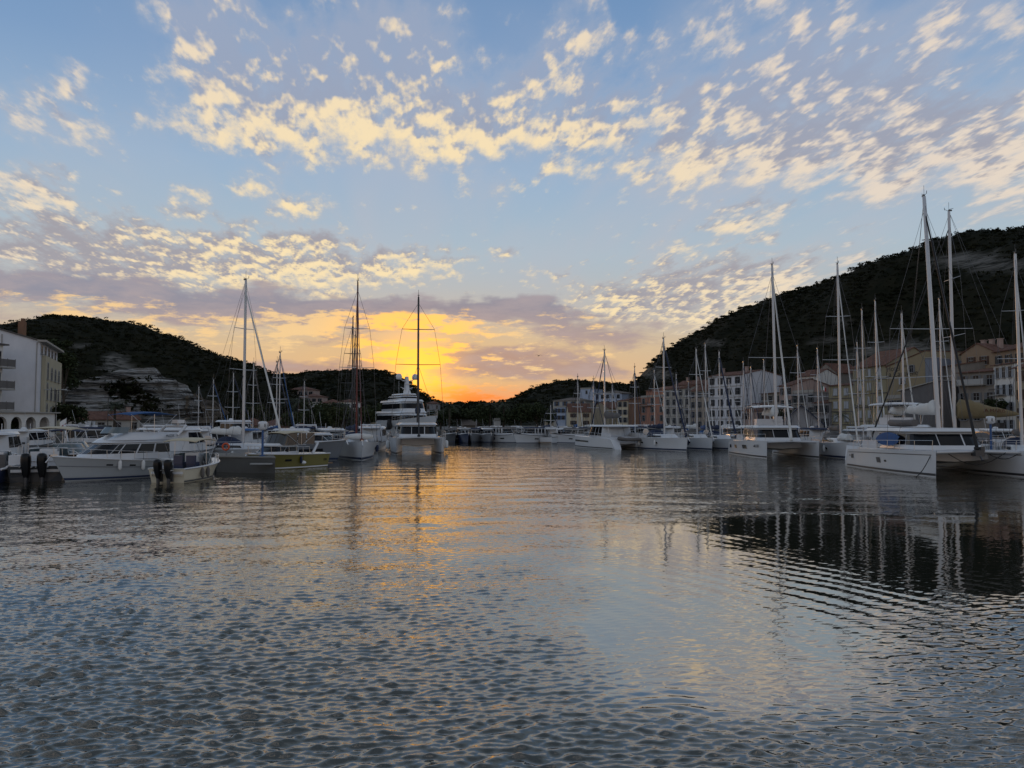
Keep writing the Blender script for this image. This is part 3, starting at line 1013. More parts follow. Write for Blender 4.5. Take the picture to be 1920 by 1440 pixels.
def window_meshes(w, h, sh, arch=False):
    key = (round(w, 2), round(h, 2), sh, arch)
    if key in _WIN:
        return _WIN[key]
    fr, pn = MB(), MB()
    t = 0.10

    def top(xo, zo):
        if not arch:
            return [(xo, zo)]
        return [(xo * math.cos(a), zo - abs(xo) + abs(xo) * math.sin(a)) for a in np.linspace(0, math.pi / 2, 5)]
    half = [(-w / 2, 0)] + ([(-w / 2, h)] if not arch else [(-w / 2 * math.cos(a), h - w / 2 + w / 2 * math.sin(a)) for a in np.linspace(0, math.pi / 2, 5)])
    out = half + [(-x, z) for x, z in reversed(half) if abs(x) > 1e-6]
    pn.add([(x, -0.02, z) for x, z in out], [tuple(range(len(out)))])
    k = len(out)
    big = [(x * (1 + 2 * t / w), z + (t if z > 0.01 else 0.0)) for x, z in out]
    fr.rings([[(x, -0.06, z) for x, z in big], [(x, -0.06, z) for x, z in out]], False, False)
    fr.rings([[(x, 0.0, z) for x, z in big], [(x, -0.06, z) for x, z in big]], False, False)
    fr.rings([[(x, -0.06, z) for x, z in out], [(x, -0.018, z) for x, z in out]], False, False)
    fr.box((0, -0.035, h * 0.48), (0.06, 0.03, h * 0.94))
    fr.box((0, -0.033, h * 0.62), (w * 0.98, 0.026, 0.05))
    fr.box((0, -0.12, -0.06), (w + 0.3, 0.24, 0.10))
    res = [fr.data('window', WOODW), pn.data('pane', PANE)]
    if sh:
        col_, state = sh
        s = MB()
        if state == 'open':
            sw = w * 0.5
            for i in range(1):
                s.box((0, -0.05, h / 2), (sw * 0.94, 0.05, h))
        else:
            sw = w * 0.5
            s.box((0, -0.085, h / 2), (sw * 0.96, 0.04, h * 0.98))
        nsl = 7
        for i in range(nsl):
            s.box((0, -0.115 if state != 'open' else -0.085, h * (i + 0.7) / (nsl + 0.4)), (sw * 0.78, 0.02, h / nsl * 0.55))
        res.append(s.data('shutter', SHUT[col_]))
    _WIN[key] = res
    return res


def put_window(parent, x, z, w, h, sh=None, arch=False, y=0.0, rz=0.0):
    ms = window_meshes(w, h, sh, arch)
    o = link('window', ms[0], parent, (x, y, z), rz)
    link('pane', ms[1], o)
    if sh:
        dx_ = w * 0.77 if sh[1] == 'open' else w * 0.25
        link('shutter', ms[2], o, (-dx_, 0, 0))
        link('shutter', ms[2], o, (dx_, 0, 0))
    return o


def building(name, label, a, b, H, D, wall, roof='gable', rise=2.0, rows=(), cols=(), win=(0.95, 1.55), sh=('grey', 'open'), bands=(), cat='building', chim=(), over=0.45, zb=QZ, skip=(), arch=False, roofm=None, group=None, sidewin=()):
    """a, b: ground points of the facade, left to right as seen from the harbour"""
    a, b = Vector((a[0], a[1], 0)), Vector((b[0], b[1], 0))
    W_ = (b - a).length
    rz = math.atan2(b.y - a.y, b.x - a.x)
    t = thing(name, label, cat, (a.x, a.y, zb), rz, group)
    wl_ = MB()
    if roof == 'gable':                                  # ridge along the facade
        pr = [(0, 0), (0, H), (D / 2, H + rise), (D, H), (D, 0)]
        wl_.rings([[(0, y, z) for y, z in pr], [(W_, y, z) for y, z in pr]])
    elif roof == 'shed':
        pr = [(0, 0), (0, H), (D, H + rise), (D, 0)]
        wl_.rings([[(0, y, z) for y, z in pr], [(W_, y, z) for y, z in pr]])
    elif roof == 'front':                                # gable end on the facade
        pr = [(0, 0), (W_, 0), (W_, H), (W_ / 2, H + rise), (0, H)]
        wl_.rings([[(x, 0, z) for x, z in pr], [(x, D, z) for x, z in pr]])
    elif roof == 'rake':
        pr = [(0, 0), (W_, 0), (W_, H + rise), (0, H)]
        wl_.rings([[(x, 0, z) for x, z in pr], [(x, D, z) for x, z in pr]])
    else:
        wl_.box((W_ / 2, D / 2, H / 2), (W_, D, H))
    wl_.obj('wall', WALL[wall] if isinstance(wall, str) else wall, t)
    rf = MB()
    th, e = 0.16, over
    if roof == 'gable':
        k = rise / (D / 2)
        for y0, y1, z0, z1 in ((-e, D / 2, H - k * e, H + rise), (D + e, D / 2, H - k * e, H + rise)):
            rf.rings([[(-e * .5, y0, z0 + .02), (W_ + e * .5, y0, z0 + .02), (W_ + e * .5, y0, z0 + th), (-e * .5, y0, z0 + th)],
                      [(-e * .5, y1, z1 + .02), (W_ + e * .5, y1, z1 + .02), (W_ + e * .5, y1, z1 + th), (-e * .5, y1, z1 + th)]])
    elif roof == 'shed':
        k = rise / D
        rf.rings([[(-e * .5, -e, H - k * e + .02), (W_ + e * .5, -e, H - k * e + .02), (W_ + e * .5, -e, H - k * e + th), (-e * .5, -e, H - k * e + th)],
                  [(-e * .5, D + e, H + rise + k * e + .02), (W_ + e * .5, D + e, H + rise + k * e + .02), (W_ + e * .5, D + e, H + rise + k * e + th), (-e * .5, D + e, H + rise + k * e + th)]])
    elif roof == 'front':
        k = rise / (W_ / 2)
        for x0, x1, z0, z1 in ((-e, W_ / 2, H - k * e, H + rise), (W_ + e, W_ / 2, H - k * e, H + rise)):
            rf.rings([[(x0, -e * .5, z0 + .02), (x0, D + e * .5, z0 + .02), (x0, D + e * .5, z0 + th), (x0, -e * .5, z0 + th)],
                      [(x1, -e * .5, z1 + .02), (x1, D + e * .5, z1 + .02), (x1, D + e * .5, z1 + th), (x1, -e * .5, z1 + th)]])
    elif roof == 'rake':
        rf.rings([[(-e, -e * .5, H - .1), (-e, D + e * .5, H - .1), (-e, D + e * .5, H + th), (-e, -e * .5, H + th)],
                  [(W_ + e * .3, -e * .5, H + rise + .02), (W_ + e * .3, D + e * .5, H + rise + .02), (W_ + e * .3, D + e * .5, H + rise + th), (W_ + e * .3, -e * .5, H + rise + th)]])
    elif roof == 'hip':
        i_ = min(D, W_) / 2
        pr0 = [(-e, -e), (W_ + e, -e), (W_ + e, D + e), (-e, D + e)]
        if W_ >= D:
            pr1 = [(i_, D / 2 - .01), (W_ - i_, D / 2 - .01), (W_ - i_, D / 2 + .01), (i_, D / 2 + .01)]
        else:
            pr1 = [(W_ / 2 - .01, i_), (W_ / 2 + .01, i_), (W_ / 2 + .01, D - i_), (W_ / 2 - .01, D - i_)]
        rf.rings([[(x, y, H + .02) for x, y in pr0], [(x, y, H + .14) for x, y in pr0], [(x, y, H + rise) for x, y in pr1]])
    else:
        rf.box((W_ / 2, D / 2, H + 0.10), (W_ + 0.3, D + 0.3, 0.18))
        rf.box((W_ / 2, 0.1, H + 0.45), (W_, 0.2, 0.55))
    rm = roofm or (TILE if roof != 'flat' else TRIM)
    ro = rf.obj('roof', rm, t)
    for cx_, cy_ in chim:
        zc = H + rise * (0.6 if roof != 'flat' else 0.0)
        MB().box((cx_ * W_, cy_ * D, zc + 0.6), (0.7, 0.7, 1.9)).box((cx_ * W_, cy_ * D, zc + 1.62), (0.9, 0.9, 0.12)).obj('chimney', WALL['pink'], ro)
    if bands:
        bd = MB()
        for z in bands:
            bd.box((W_ / 2, -0.07, z), (W_ + 0.1, 0.14, 0.18))
        bd.obj('string_course', TRIM if wall not in ('white', 'ochre') else TRIMD, t)
    for i, z in enumerate(rows):
        for j, c in enumerate(cols):
            if (i, j) in skip:
                continue
            put_window(t, c * W_, z, win[0], win[1], sh, arch)
    for (y, z, w_, h_) in sidewin:                        # on the right-hand side wall
        put_window(t, W_, z, w_, h_, None, False, y, math.pi / 2)
    return t


def balcony(parent, x, z, w, depth=1.0, solid=None, m=None):
    o = MB().box((x, -depth / 2, z), (w, depth, 0.16)).obj('balcony', TRIM, parent)
    r_ = MB()
    if solid:
        r_.box((x, -depth, z + 0.55), (w, 0.08, 0.95))
        for s in (-1, 1):
            r_.box((x + s * (w / 2 - 0.04), -depth / 2, z + 0.55), (0.08, depth - 0.12, 0.95))
    else:
        r_.tube([(x - w / 2, -0.05, z + 1.0), (x - w / 2, -depth, z + 1.0), (x + w / 2, -depth, z + 1.0), (x + w / 2, -0.05, z + 1.0)], 0.035, 4)
        n = max(3, int(w / 0.35))
        for i in range(n + 1):
            px_ = x - w / 2 + w * i / n
            r_.tube([(px_, -depth, z + 0.08), (px_, -depth, z + 1.0)], 0.022, 4)
    r_.obj('railing', m or mat('iron_rail', (0.03, 0.03, 0.032, 1), 0.6), o)
    return o


def g2(px, Y):
    p = at(px, Y)
    return (p.x, p.y)


def hgt(py, Y, zb=QZ):
    return EYE + (HORIZON - py) / F * Y - zb


def terrace(name, label, px0, px1, Y0, Y1, ytop, D, wall, floors, ncol, zb=QZ, **kw):
    H = hgt(ytop, Y0, zb)
    fh = kw.pop('fh', 3.0)
    rows = [H - fh * (k + 1) + kw.get('sill', 0.75) for k in range(floors)]
    kw.pop('sill', None)
    rows = [r_ for r_ in rows if r_ > 0.3]
    m = kw.pop('margin', 0.12)
    cols = [m + (1 - 2 * m) * (i / (ncol - 1) if ncol > 1 else 0.5) for i in range(ncol)]
    bands = [H - fh * (k + 1) + 0.05 for k in range(floors)] if kw.pop('course', False) else ()
    return building(name, label, g2(px0, Y0), g2(px1, Y1), H, D, wall, rows=rows, cols=cols, bands=bands, zb=zb, **kw)


# --- right hand quay, far to near
terrace('apartment_house', 'far grey cream house with rounded look at the end of the quay row', 1037, 1098, 352, 345, 752, 12, 'greycream', 3, 4, roof='hip', rise=1.6, sh=('blue', 'open'), win=(1.2, 1.9), roofm=mat('roof_grey_tile', (0.15, 0.12, 0.10, 1), 0.9, noise=.2), group='houses along the far quay')
terrace('annex_house', 'small pale house front with six blue windows before the far grey cream house', 1044, 1060, 338, 337, 764, 6, 'bluewhite', 3, 2, roof='flat', sh=('blue', 'open'), win=(1.0, 1.7), margin=0.25, group='houses along the far quay')
terrace('apartment_house', 'tall bluish white block rising behind the low red roofed house', 1114, 1166, 372, 362, 739, 14, 'bluewhite', 4, 5, roof='hip', rise=1.7, sh=None, win=(1.5, 1.7), roofm=mat('roof_grey_tile', (0.15, 0.12, 0.10, 1), 0.9), group='houses along the far quay')
terrace('stair_tower', 'plain pale tower with a chimney stack left of the tall bluish white block', 1088, 1112, 378, 374, 730, 10, 'bluewhite', 1, 1, roof='flat', sh=None, chim=((0.8, 0.3),), group='houses along the far quay')
terrace('quay_house', 'low cream house with a sloping red tiled roof on the far quay', 1066, 1108, 318, 318, 772, 12, 'cream', 2, 2, roof='gable', rise=3.4, sh=('brown', 'open'), win=(1.3, 1.5), margin=0.22, group='houses along the far quay')
terrace('gable_house', 'blank tan gable wall house joined to the low red roofed house', 1109, 1142, 318, 300, 767, 9, 'tan', 1, 2, roof='front', rise=2.6, sh=None, win=(0.8, 1.3), group='houses along the far quay')
terrace('corner_house', 'narrow white house with two window columns beside the brown wall', 1157, 1178, 300, 296, 752, 10, 'cream', 4, 2, roof='shed', rise=1.2, sh=('grey', 'open'), win=(1.1, 1.8), margin=0.27, group='houses along the far quay')
terrace('brown_house', 'windowless dark brown house wall between white and orange houses', 1179, 1201, 294, 286, 748, 10, 'brown', 0, 1, roof='shed', rise=1.6, group='houses along the far quay')
oh = terrace('orange_house', 'bright orange house with grey shutters and a roof terrace', 1202, 1246, 278, 262, 746, 10, 'orange', 4, 3, roof='flat', sh=('grey', 'open'), win=(1.3, 1.9), group='houses along the far quay')
balcony(oh, 4.2, hgt(746, 278) - 2.9, 8.0, 0.9)
terrace('penthouse', 'orange upper storey under a tiled roof set back above the orange house', 1212, 1250, 282, 268, 733, 7, 'orange', 1, 2, roof='shed', rise=1.4, sh=('blue', 'open'), zb=12.0, win=(1.3, 1.5), group='houses along the far quay')
terrace('apartment_house', 'grey cream five storey house with grey shutters right of the orange house', 1247, 1295, 256, 243, 730, 11, 'greycream', 5, 4, roof='gable', rise=2.0, sh=('grey', 'open'), win=(1.05, 1.75), course=True, group='houses along the far quay')
bh = terrace('apartment_house', 'beige house with a shop awning left of the big white block', 1296, 1329, 240, 232, 733, 11, 'beige', 4, 3, roof='gable', rise=2.4, sh=('grey', 'open'), win=(1.05, 1.75), course=True, chim=((0.3, .4), (.7, .4)), group='houses along the far quay')
terrace('penthouse', 'terracotta roofed attic storey above the beige and grey cream houses', 1270, 1326, 250, 240, 722, 6, 'pink', 1, 4, roof='gable', rise=1.3, sh=None, zb=10.6, win=(1.2, 1.1), chim=((0.2, .4), (.55, .4)), group='houses along the far quay')
terrace('white_block', 'big white five storey block with dark shutters and a blank side wall', 1329, 1392, 224, 212, 707, 15, 'lilac', 5, 4, roof='gable', rise=1.5, sh=('dark', 'open'), win=(1.0, 1.75), course=True, fh=3.05, chim=((.1, .3), (.8, .3)), group='houses along the right quay')
terrace('low_house', 'low brown house with a pink tiled roof beside the white block wall', 1394, 1432, 203, 198, 770, 8, 'pink', 1, 2, roof='gable', rise=1.8, sh=('brown', 'open'), group='houses along the right quay')
terrace('stone_house', 'dark stone house with closed dark shutters behind the white catamaran mast', 1428, 1462, 204, 196, 739, 10, 'stone', 3, 3, roof='shed', rise=.8, sh=('dark', 'open'), win=(.95, 1.6), course=True, group='houses along the right quay')
terrace('pink_house', 'dull pink house with a brown tiled roof left of the grey shuttered house', 1462, 1487, 196, 190, 724, 10, 'pink', 4, 2, roof='gable', rise=1.5, sh=('dark', 'open'), win=(.95, 1.6), margin=.25, group='houses along the right quay')
gh = terrace('grey_house', 'grey house with black shutters and flower boxes near the yellow hotel', 1487, 1526, 188, 181, 738, 10, 'grey', 3, 3, roof='flat', sh=('dark', 'open'), win=(.95, 1.8), course=True, group='houses along the right quay')
balcony(gh, 2.6, hgt(738, 188) - 2.5, 4.6, 0.7)
terrace('attic_house', 'white rooftop house with a red roof above the grey shuttered house', 1497, 1532, 200, 194, 706, 7, 'white', 3, 2, roof='gable', rise=1.6, sh=None, zb=QZ, win=(1.8, 1.5), margin=.3, group='houses along the right quay')
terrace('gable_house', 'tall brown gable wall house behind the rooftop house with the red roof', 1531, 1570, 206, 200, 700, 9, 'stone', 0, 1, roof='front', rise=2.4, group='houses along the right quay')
lh = terrace('balcony_house', 'small grey house with a railed terrace beside the yellow hotel', 1526, 1556, 180, 176, 756, 9, 'grey', 2, 2, roof='shed', rise=1.3, sh=('dark', 'open'), win=(1.0, 1.7), margin=.27, group='houses along the right quay')
balcony(lh, 1.9, hgt(756, 180) - 2.2, 3.6, 0.9)
hw = terrace('hotel_wing', 'lower yellow hotel wing with closed pale shutters', 1555, 1601, 177, 171, 724, 11, 'ochre', 4, 2, roof='shed', rise=1.2, sh=('pale', 'closed'), win=(1.1, 1.5), margin=.28, fh=2.95, course=True, group='houses along the right quay')
hm = terrace('hotel_building', 'tall yellow hotel with red roof and painted lettering', 1601, 1664, 171, 160, 690, 13, 'ochre', 5, 3, roof='gable', rise=3.6, sh=('pale', 'closed'), win=(1.15, 1.55), margin=.2, fh=2.95, course=True, group='houses along the right quay')
wH = math.hypot(g2(1664, 160)[0] - g2(1601, 171)[0], 11)
text_on('La Caravelle ***', 1.35, M['ink'], hm, (wH * .42, 0.0, hgt(690, 171) - 2.95 * 3 + .35), (1, 0, 0), (0, 0, 1))
# the hotel's side towards the harbour mouth is a broad gable wall carrying the name
hs = building('hotel_gable', 'broad tan gable wall of the yellow hotel bearing its painted name', g2(1664.5, 159.5), g2(1737, 150), hgt(688, 159.5), 12, wallmat('wall_hotel_side', (0.19, 0.155, 0.10)), 'rake', rise=2.4, over=0.25, roofm=TILE, group='houses along the right quay')
wS = math.hypot(g2(1737, 150)[0] - g2(1664.5, 159.5)[0], 9.5)
text_on('Hotel  ***', 1.6, M['ink'], hs, (wS * .33, 0.0, hgt(691, 157)), (1, 0, 0), (0, 0, 1))
text_on('La Caravelle', 1.7, M['ink'], hs, (wS * .40, 0.0, hgt(701.5, 157)), (1, 0, 0), (0, 0, 1))
put_window(hs, wS * .66, hgt(699, 155), .9, 1.4, ('grey', 'open'))
put_window(hs, wS * .42, hgt(721, 157), .9, 1.4, ('pale', 'open'))
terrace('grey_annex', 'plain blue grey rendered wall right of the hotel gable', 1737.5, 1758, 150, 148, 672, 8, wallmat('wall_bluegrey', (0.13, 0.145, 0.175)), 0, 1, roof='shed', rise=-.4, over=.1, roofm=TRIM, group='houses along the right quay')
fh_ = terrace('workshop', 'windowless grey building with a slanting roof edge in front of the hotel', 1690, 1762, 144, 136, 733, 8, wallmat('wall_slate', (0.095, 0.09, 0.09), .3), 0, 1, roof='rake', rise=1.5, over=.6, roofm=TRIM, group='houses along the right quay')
sh_ = terrace('terrace_house', 'small stone house with a balcony over dark doors before the hotel', 1664, 1696, 149, 145, 748, 6, 'tan', 2, 2, roof='flat', sh=('dark', 'open'), win=(1.0, 1.9), margin=.28, group='houses along the right quay')
balcony(sh_, 1.6, 1.9, 3.0, 1.0)
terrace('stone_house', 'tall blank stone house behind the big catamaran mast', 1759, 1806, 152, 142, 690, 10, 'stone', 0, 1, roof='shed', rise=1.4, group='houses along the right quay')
terrace('upper_house', 'brown upper house with three chimneys under the dark hill', 1806, 1868, 146, 140, 664, 10, wallmat('wall_umber', (0.20, 0.145, 0.10)), 3, 2, roof='front', rise=1.7, sh=('brown', 'open'), win=(.9, 1.5), margin=.3, chim=((.25, .4), (.5, .4), (.75, .4)), group='houses along the right quay')
terrace('upper_house', 'long brown upper house with a low red roof at the right end', 1868, 1945, 140, 128, 660, 9, wallmat('wall_umber', (0.20, 0.145, 0.10)), 3, 4, roof='gable', rise=1.5, sh=('dark', 'open'), win=(1.1, 1.4), group='houses along the right quay')
rh = terrace('terrace_house', 'weathered stone house with a white railed terrace below the brown upper house', 1800, 1866, 136, 130, 700, 7, 'stone', 3, 3, roof='shed', rise=.9, sh=('grey', 'open'), win=(1.0, 1.7), group='houses along the right quay')
balcony(rh, 2.8, hgt(713, 136) - 1.0, 5.0, 1.0, True, M['gelcoat_dull'])
balcony(rh, 2.8, hgt(752, 136) - 1.0, 4.0, 1.2, True, TRIM)
wh = terrace('white_house', 'narrow white house with stacked balconies near the right edge', 1866, 1905, 130, 124, 686, 8, 'white', 4, 3, roof='shed', rise=1.2, sh=('pale', 'open'), win=(.85, 1.7), margin=.2, fh=2.9, group='houses along the right quay')
for zk in (0.6, 3.4, 6.2):
    balcony(wh, 1.7, zk + .3, 3.0, 1.0, zk < 4, TRIMD)
terrace('ochre_house', 'yellow ochre house with brown shutters at the right edge', 1906, 1990, 122, 112, 690, 8, 'tan', 4, 5, roof='gable', rise=1.6, sh=('brown', 'open'), win=(.9, 1.6), fh=2.9, group='houses along the right quay')

# --- left hand hotel with arcade
HC = Vector((-67.4, 110.0, 0))
hu, hv = Vector((-0.917, -0.399, 0)), Vector((-0.399, 0.917, 0))     # along its white wall, back along its ochre side
HL = thing('arcade_hotel', 'white hotel with arched arcade, balconies and ochre end facade', 'hotel', (HC.x, HC.y, QZ))


def hp(a, b, z=0.0):
    v = hu * a + hv * b
    return (v.x, v.y, z)


mb = MB()
gab = [(0, 0), (0, 13.55), (8.0, 15.9), (16, 13.55), (16, 0)]
mb.rings([[hp(a, 0, z) for a, z in gab], [hp(a, 18, z) for a, z in gab]])
mb.obj('wall', WALL['lilac'], HL)
rf = MB()
for a0, a1 in ((-.35, 8.0), (16.35, 8.0)):
    z0, z1 = 13.45, 15.9
    rf.rings([[hp(a0, -.25, z0 + .03), hp(a0, 18.2, z0 + .03), hp(a0, 18.2, z0 + .22), hp(a0, -.25, z0 + .22)], [hp(a1, -.25, z1 + .03), hp(a1, 18.2, z1 + .03), hp(a1, 18.2, z1 + .22), hp(a1, -.25, z1 + .22)]])
rfo = rf.obj('roof', TRIMD, HL)
MB().box(hp(2.6, 2.4, 15.2), (0.8, 0.7, 2.6)).box(hp(2.5, 2.4, 16.7), (0.4, 0.45, 0.6)).obj('chimney', WALL['brown'], rfo)
fa = math.atan2(hv.y, hv.x)
o = MB().box((9.6, 0.0, 5.85), (17.4, 0.5, 11.7)).obj('end_facade', wallmat('wall_straw', (0.29, 0.26, 0.19)), HL)
o.location, o.rotation_euler.z = hp(-0.28, 0.9), fa
EFo = o
for zf in (8.4, 5.4, 2.4):
    for k in range(4):
        put_window(EFo, 3.2 + 3.9 * k, zf, 1.7 if k else 1.3, 1.9 if k else 2.4, None, True, -0.25)
for k in range(5):
    put_window(HL, *hp(-0.02, 1.8 + 3.4 * k)[:1], 11.95, 1.5, 1.15, None, False, hp(-0.02, 1.8 + 3.4 * k)[1], fa)
c_ = MB().box((9.2, 0, 0), (19.4, 1.1, 0.28)).obj('cornice', TRIM, HL)
c_.location, c_.rotation_euler.z = hp(-0.3, 0, 13.62), fa
MB().tube([hp(0.35, -0.09, 3.4), hp(0.35, -0.09, 13.4)], 0.06, 5).tube([hp(4.6, -0.09, 3.4), hp(4.6, -0.09, 14.4)], 0.06, 5).obj('rain_pipe', TRIM, HL)
# arcade along the quay
da = Vector((-0.09, -1.0, 0)).normalized()
E0 = Vector((-66.1, 112.0, 0)) - HC
AR = bpy.data.objects.new('arcade_front', None)
bpy.data.objects.remove(AR)
AH, npitch, nar = 3.3, 2.75, 9
ap = lambda s_, d_, z: tuple(E0 + da * s_ + Vector((-da.y, da.x, 0)) * -d_ + Vector((0, 0, z)))
aw = MB()
LA = npitch * nar + 1.0
for k in range(nar):
    x0, x1 = .8 + k * npitch, .8 + (k + 1) * npitch
    r_, cx_, zs = npitch * 0.37, .8 + (k + .5) * npitch, 1.75
    arc = [(cx_ + r_ * math.cos(a), zs + r_ * math.sin(a)) for a in np.linspace(math.pi, 0, 13)]
    tp = [x0 + (x1 - x0) * i / 12 for i in range(13)]
    for i in range(12):
        aw.add([ap(arc[i][0], 0, arc[i][1]), ap(arc[i + 1][0], 0, arc[i + 1][1]), ap(tp[i + 1], 0, AH), ap(tp[i], 0, AH)], [(0, 1, 2, 3)])
        aw.add([ap(arc[i][0], 0, arc[i][1]), ap(arc[i + 1][0], 0, arc[i + 1][1]), ap(arc[i + 1][0], .4, arc[i + 1][1]), ap(arc[i][0], .4, arc[i][1])], [(0, 1, 2, 3)])
    for xa, xb in ((x0, cx_ - r_), (cx_ + r_, x1)):
        aw.rings([[ap(xa, 0, 0), ap(xb, 0, 0), ap(xb, .4, 0), ap(xa, .4, 0)], [ap(xa, 0, zs), ap(xb, 0, zs), ap(xb, .4, zs), ap(xa, .4, zs)]])
    aw.add([ap(x0, 0, zs), ap(cx_ - r_, 0, zs), ap(x0, 0, AH)], [(0, 1, 2)])
    aw.add([ap(x1, 0, zs), ap(cx_ + r_, 0, zs), ap(x1, 0, AH)], [(0, 1, 2)])
aw.rings([[ap(-.3, 0, 0), ap(.8, 0, 0), ap(.8, 3.0, 0), ap(-.3, 3.0, 0)], [ap(-.3, 0, AH), ap(.8, 0, AH), ap(.8, 3.0, AH), ap(-.3, 3.0, AH)]])
aw.obj('arcade', WALL['white'], HL)
MB().rings([[ap(-.6, -.4, AH), ap(LA, -.4, AH), ap(LA, 6, AH), ap(-.6, 6, AH)], [ap(-.6, -.4, AH + .16), ap(LA, -.4, AH + .16), ap(LA, 6, AH + .16), ap(-.6, 6, AH + .16)]]).obj('terrace_roof', TRIM, HL)
MB().rings([[ap(.8, 2.4, 0), ap(LA, 2.4, 0), ap(LA, 2.6, 0), ap(.8, 2.6, 0)], [ap(.8, 2.4, AH - .02), ap(LA, 2.4, AH - .02), ap(LA, 2.6, AH - .02), ap(.8, 2.6, AH - .02)]]).obj('shaded_back_wall', mat('arcade_shade', (0.02, 0.018, 0.016, 1), 0.5, noise=.2), HL)  # back wall coloured near black as the shade inside the arches
# balcony block at the far left
s0 = 112 - 103.0
MB().rings([[ap(s0, 1.2, AH), ap(s0 + 12, 1.2, AH), ap(s0 + 12, 7, AH), ap(s0, 7, AH)], [ap(s0, 1.2, 12.3), ap(s0 + 12, 1.2, 12.3), ap(s0 + 12, 7, 12.3), ap(s0, 7, 12.3)]]).obj('balcony_block', WALL['white'], HL)
MB().rings([[ap(s0 - .5, .7, 12.3), ap(s0 + 12, .7, 12.3), ap(s0 + 12, 7, 12.3), ap(s0 - .5, 7, 12.3)], [ap(s0 - .5, .7, 12.5), ap(s0 + 12, .7, 12.5), ap(s0 + 12, 7, 12.5), ap(s0 - .5, 7, 12.5)]]).obj('cornice', TRIMD, HL)
aa = math.atan2(-da.y, -da.x)
for k, z in enumerate((9.2, 6.3, AH + .2)):
    b_ = MB().rings([[ap(s0 - .9, 0, z), ap(s0 + 12, 0, z), ap(s0 + 12, 1.2, z), ap(s0 - .9, 1.2, z)], [ap(s0 - .9, 0, z + .2), ap(s0 + 12, 0, z + .2), ap(s0 + 12, 1.2, z + .2), ap(s0 - .9, 1.2, z + .2)]]).obj('balcony', TRIM, HL)
    rr_ = MB()
    for i in range(9):
        xa = s0 - .8 + 1.42 * i
        rr_.rings([[ap(xa, .06, z + .25), ap(xa + 1.2, .06, z + .25), ap(xa + 1.2, .12, z + .25), ap(xa, .12, z + .25)], [ap(xa, .06, z + 1.2), ap(xa + 1.2, .06, z + 1.2), ap(xa + 1.2, .12, z + 1.2), ap(xa, .12, z + 1.2)]])
        rr_.tube([ap(xa - .1, .09, z + .2), ap(xa - .1, .09, z + 1.3)], .05, 4)
    rr_.obj('railing', M['cover_grey'], b_)
    for i in range(6):
        p = ap(s0 + 1.0 + 2.0 * i, 1.2, z + .25)
        put_window(HL, p[0], p[2], 1.2, 2.0, None, False, p[1], aa)
# white rail in front of the arcade
q_ = MB()
rp = lambda k, z: tuple(Vector((-64.3, 111.0, QZ + z)) + da * k)
for k in range(15):
    q_.tube([rp(k * 1.5, 0), rp(k * 1.5, 1.0)], 0.04, 5)
for z in (0.55, 1.0):
    q_.tube([rp(0, z), rp(21, z)], 0.035, 5)
tag(q_.obj('quay_railing', M['gelcoat_dull']), 'pale rail along the quay before the arcade hotel', 'railing')

# --- houses behind the left hand boats and on the slopes
terrace('tiled_cottage', 'long grey cottage with red tiled roof and white framed windows under the cliff', 146, 262, 152, 160, 786, 7, 'greycream', 1, 4, roof='gable', rise=1.5, sh=None, win=(1.2, 1.3), margin=.1, fh=2.7, chim=((.9, .5),), group='low houses behind the left moorings')
terrace('boat_house', 'low shed with a brown tiled roof behind the moored sailing boat', 452, 503, 150, 152, 799, 8, 'tan', 1, 3, roof='hip', rise=1.6, sh=None, group='low houses behind the left moorings')
terrace('boat_house', 'low house with a hipped red roof among green bushes', 520, 578, 160, 165, 800, 9, 'pink', 1, 3, roof='hip', rise=1.9, sh=None, group='low houses behind the left moorings')
terrace('villa', 'long pink villa with a flat front high on the far slope', 538, 588, 330, 330, 731, 10, 'pink', 2, 5, roof='hip', rise=1.6, sh=None, zb=9.0, win=(1.5, 1.5), group='villas on the far slope')
terrace('villa', 'pale pink villa stepping down below the long pink villa', 562, 604, 318, 318, 744, 9, 'pink', 2, 4, roof='hip', rise=1.4, sh=None, zb=6.5, win=(1.5, 1.5), group='villas on the far slope')
terrace('retaining_wall', 'tall white retaining wall under the pink villas', 578, 598, 300, 298, 757, 2, 'white', 0, 1, roof='flat', zb=2.0, cat='wall', group='villas on the far slope')
terrace('villa', 'brown villa with a red hipped roof left of the white villa', 604, 634, 300, 300, 756, 9, 'stone', 1, 3, roof='hip', rise=1.6, sh=None, zb=4.0, group='villas on the far slope')
terrace('villa', 'white villa with three dark windows on the far slope', 633, 668, 296, 296, 754, 9, 'white', 2, 3, roof='hip', rise=1.2, sh=None, zb=4.0, win=(1.8, 1.6), group='villas on the far slope')
terrace('villa', 'grey stone villa half hidden behind the motor yacht mast', 733, 762, 340, 340, 750, 9, 'grey', 1, 3, roof='hip', rise=1.2, sh=None, zb=8.0, group='villas on the far slope')
terrace('villa', 'low tan house just left of the large motor yacht', 694, 716, 225, 225, 788, 8, 'tan', 1, 2, roof='hip', rise=1.5, sh=None, group='villas on the far slope')
terrace('villa', 'small pale villa on the slope right of the motor yacht', 800, 822, 330, 330, 757, 8, 'grey', 2, 2, roof='hip', rise=1.2, sh=None, zb=4.0, group='villas on the far slope')
terrace('quay_shed', 'long low shed with a grey roof at the head of the harbour', 866, 893, 205, 205, 797, 7, 'stone', 1, 3, roof='gable', rise=1.3, sh=None, roofm=mat('roof_grey_tile', (0.15, 0.12, 0.10, 1), 0.9), group='sheds at the head of the harbour')
terrace('quay_shed', 'small white shed between the dark trees at the head of the harbour', 926, 938, 206, 206, 789, 6, 'white', 1, 2, roof='flat', sh=None, group='sheds at the head of the harbour')
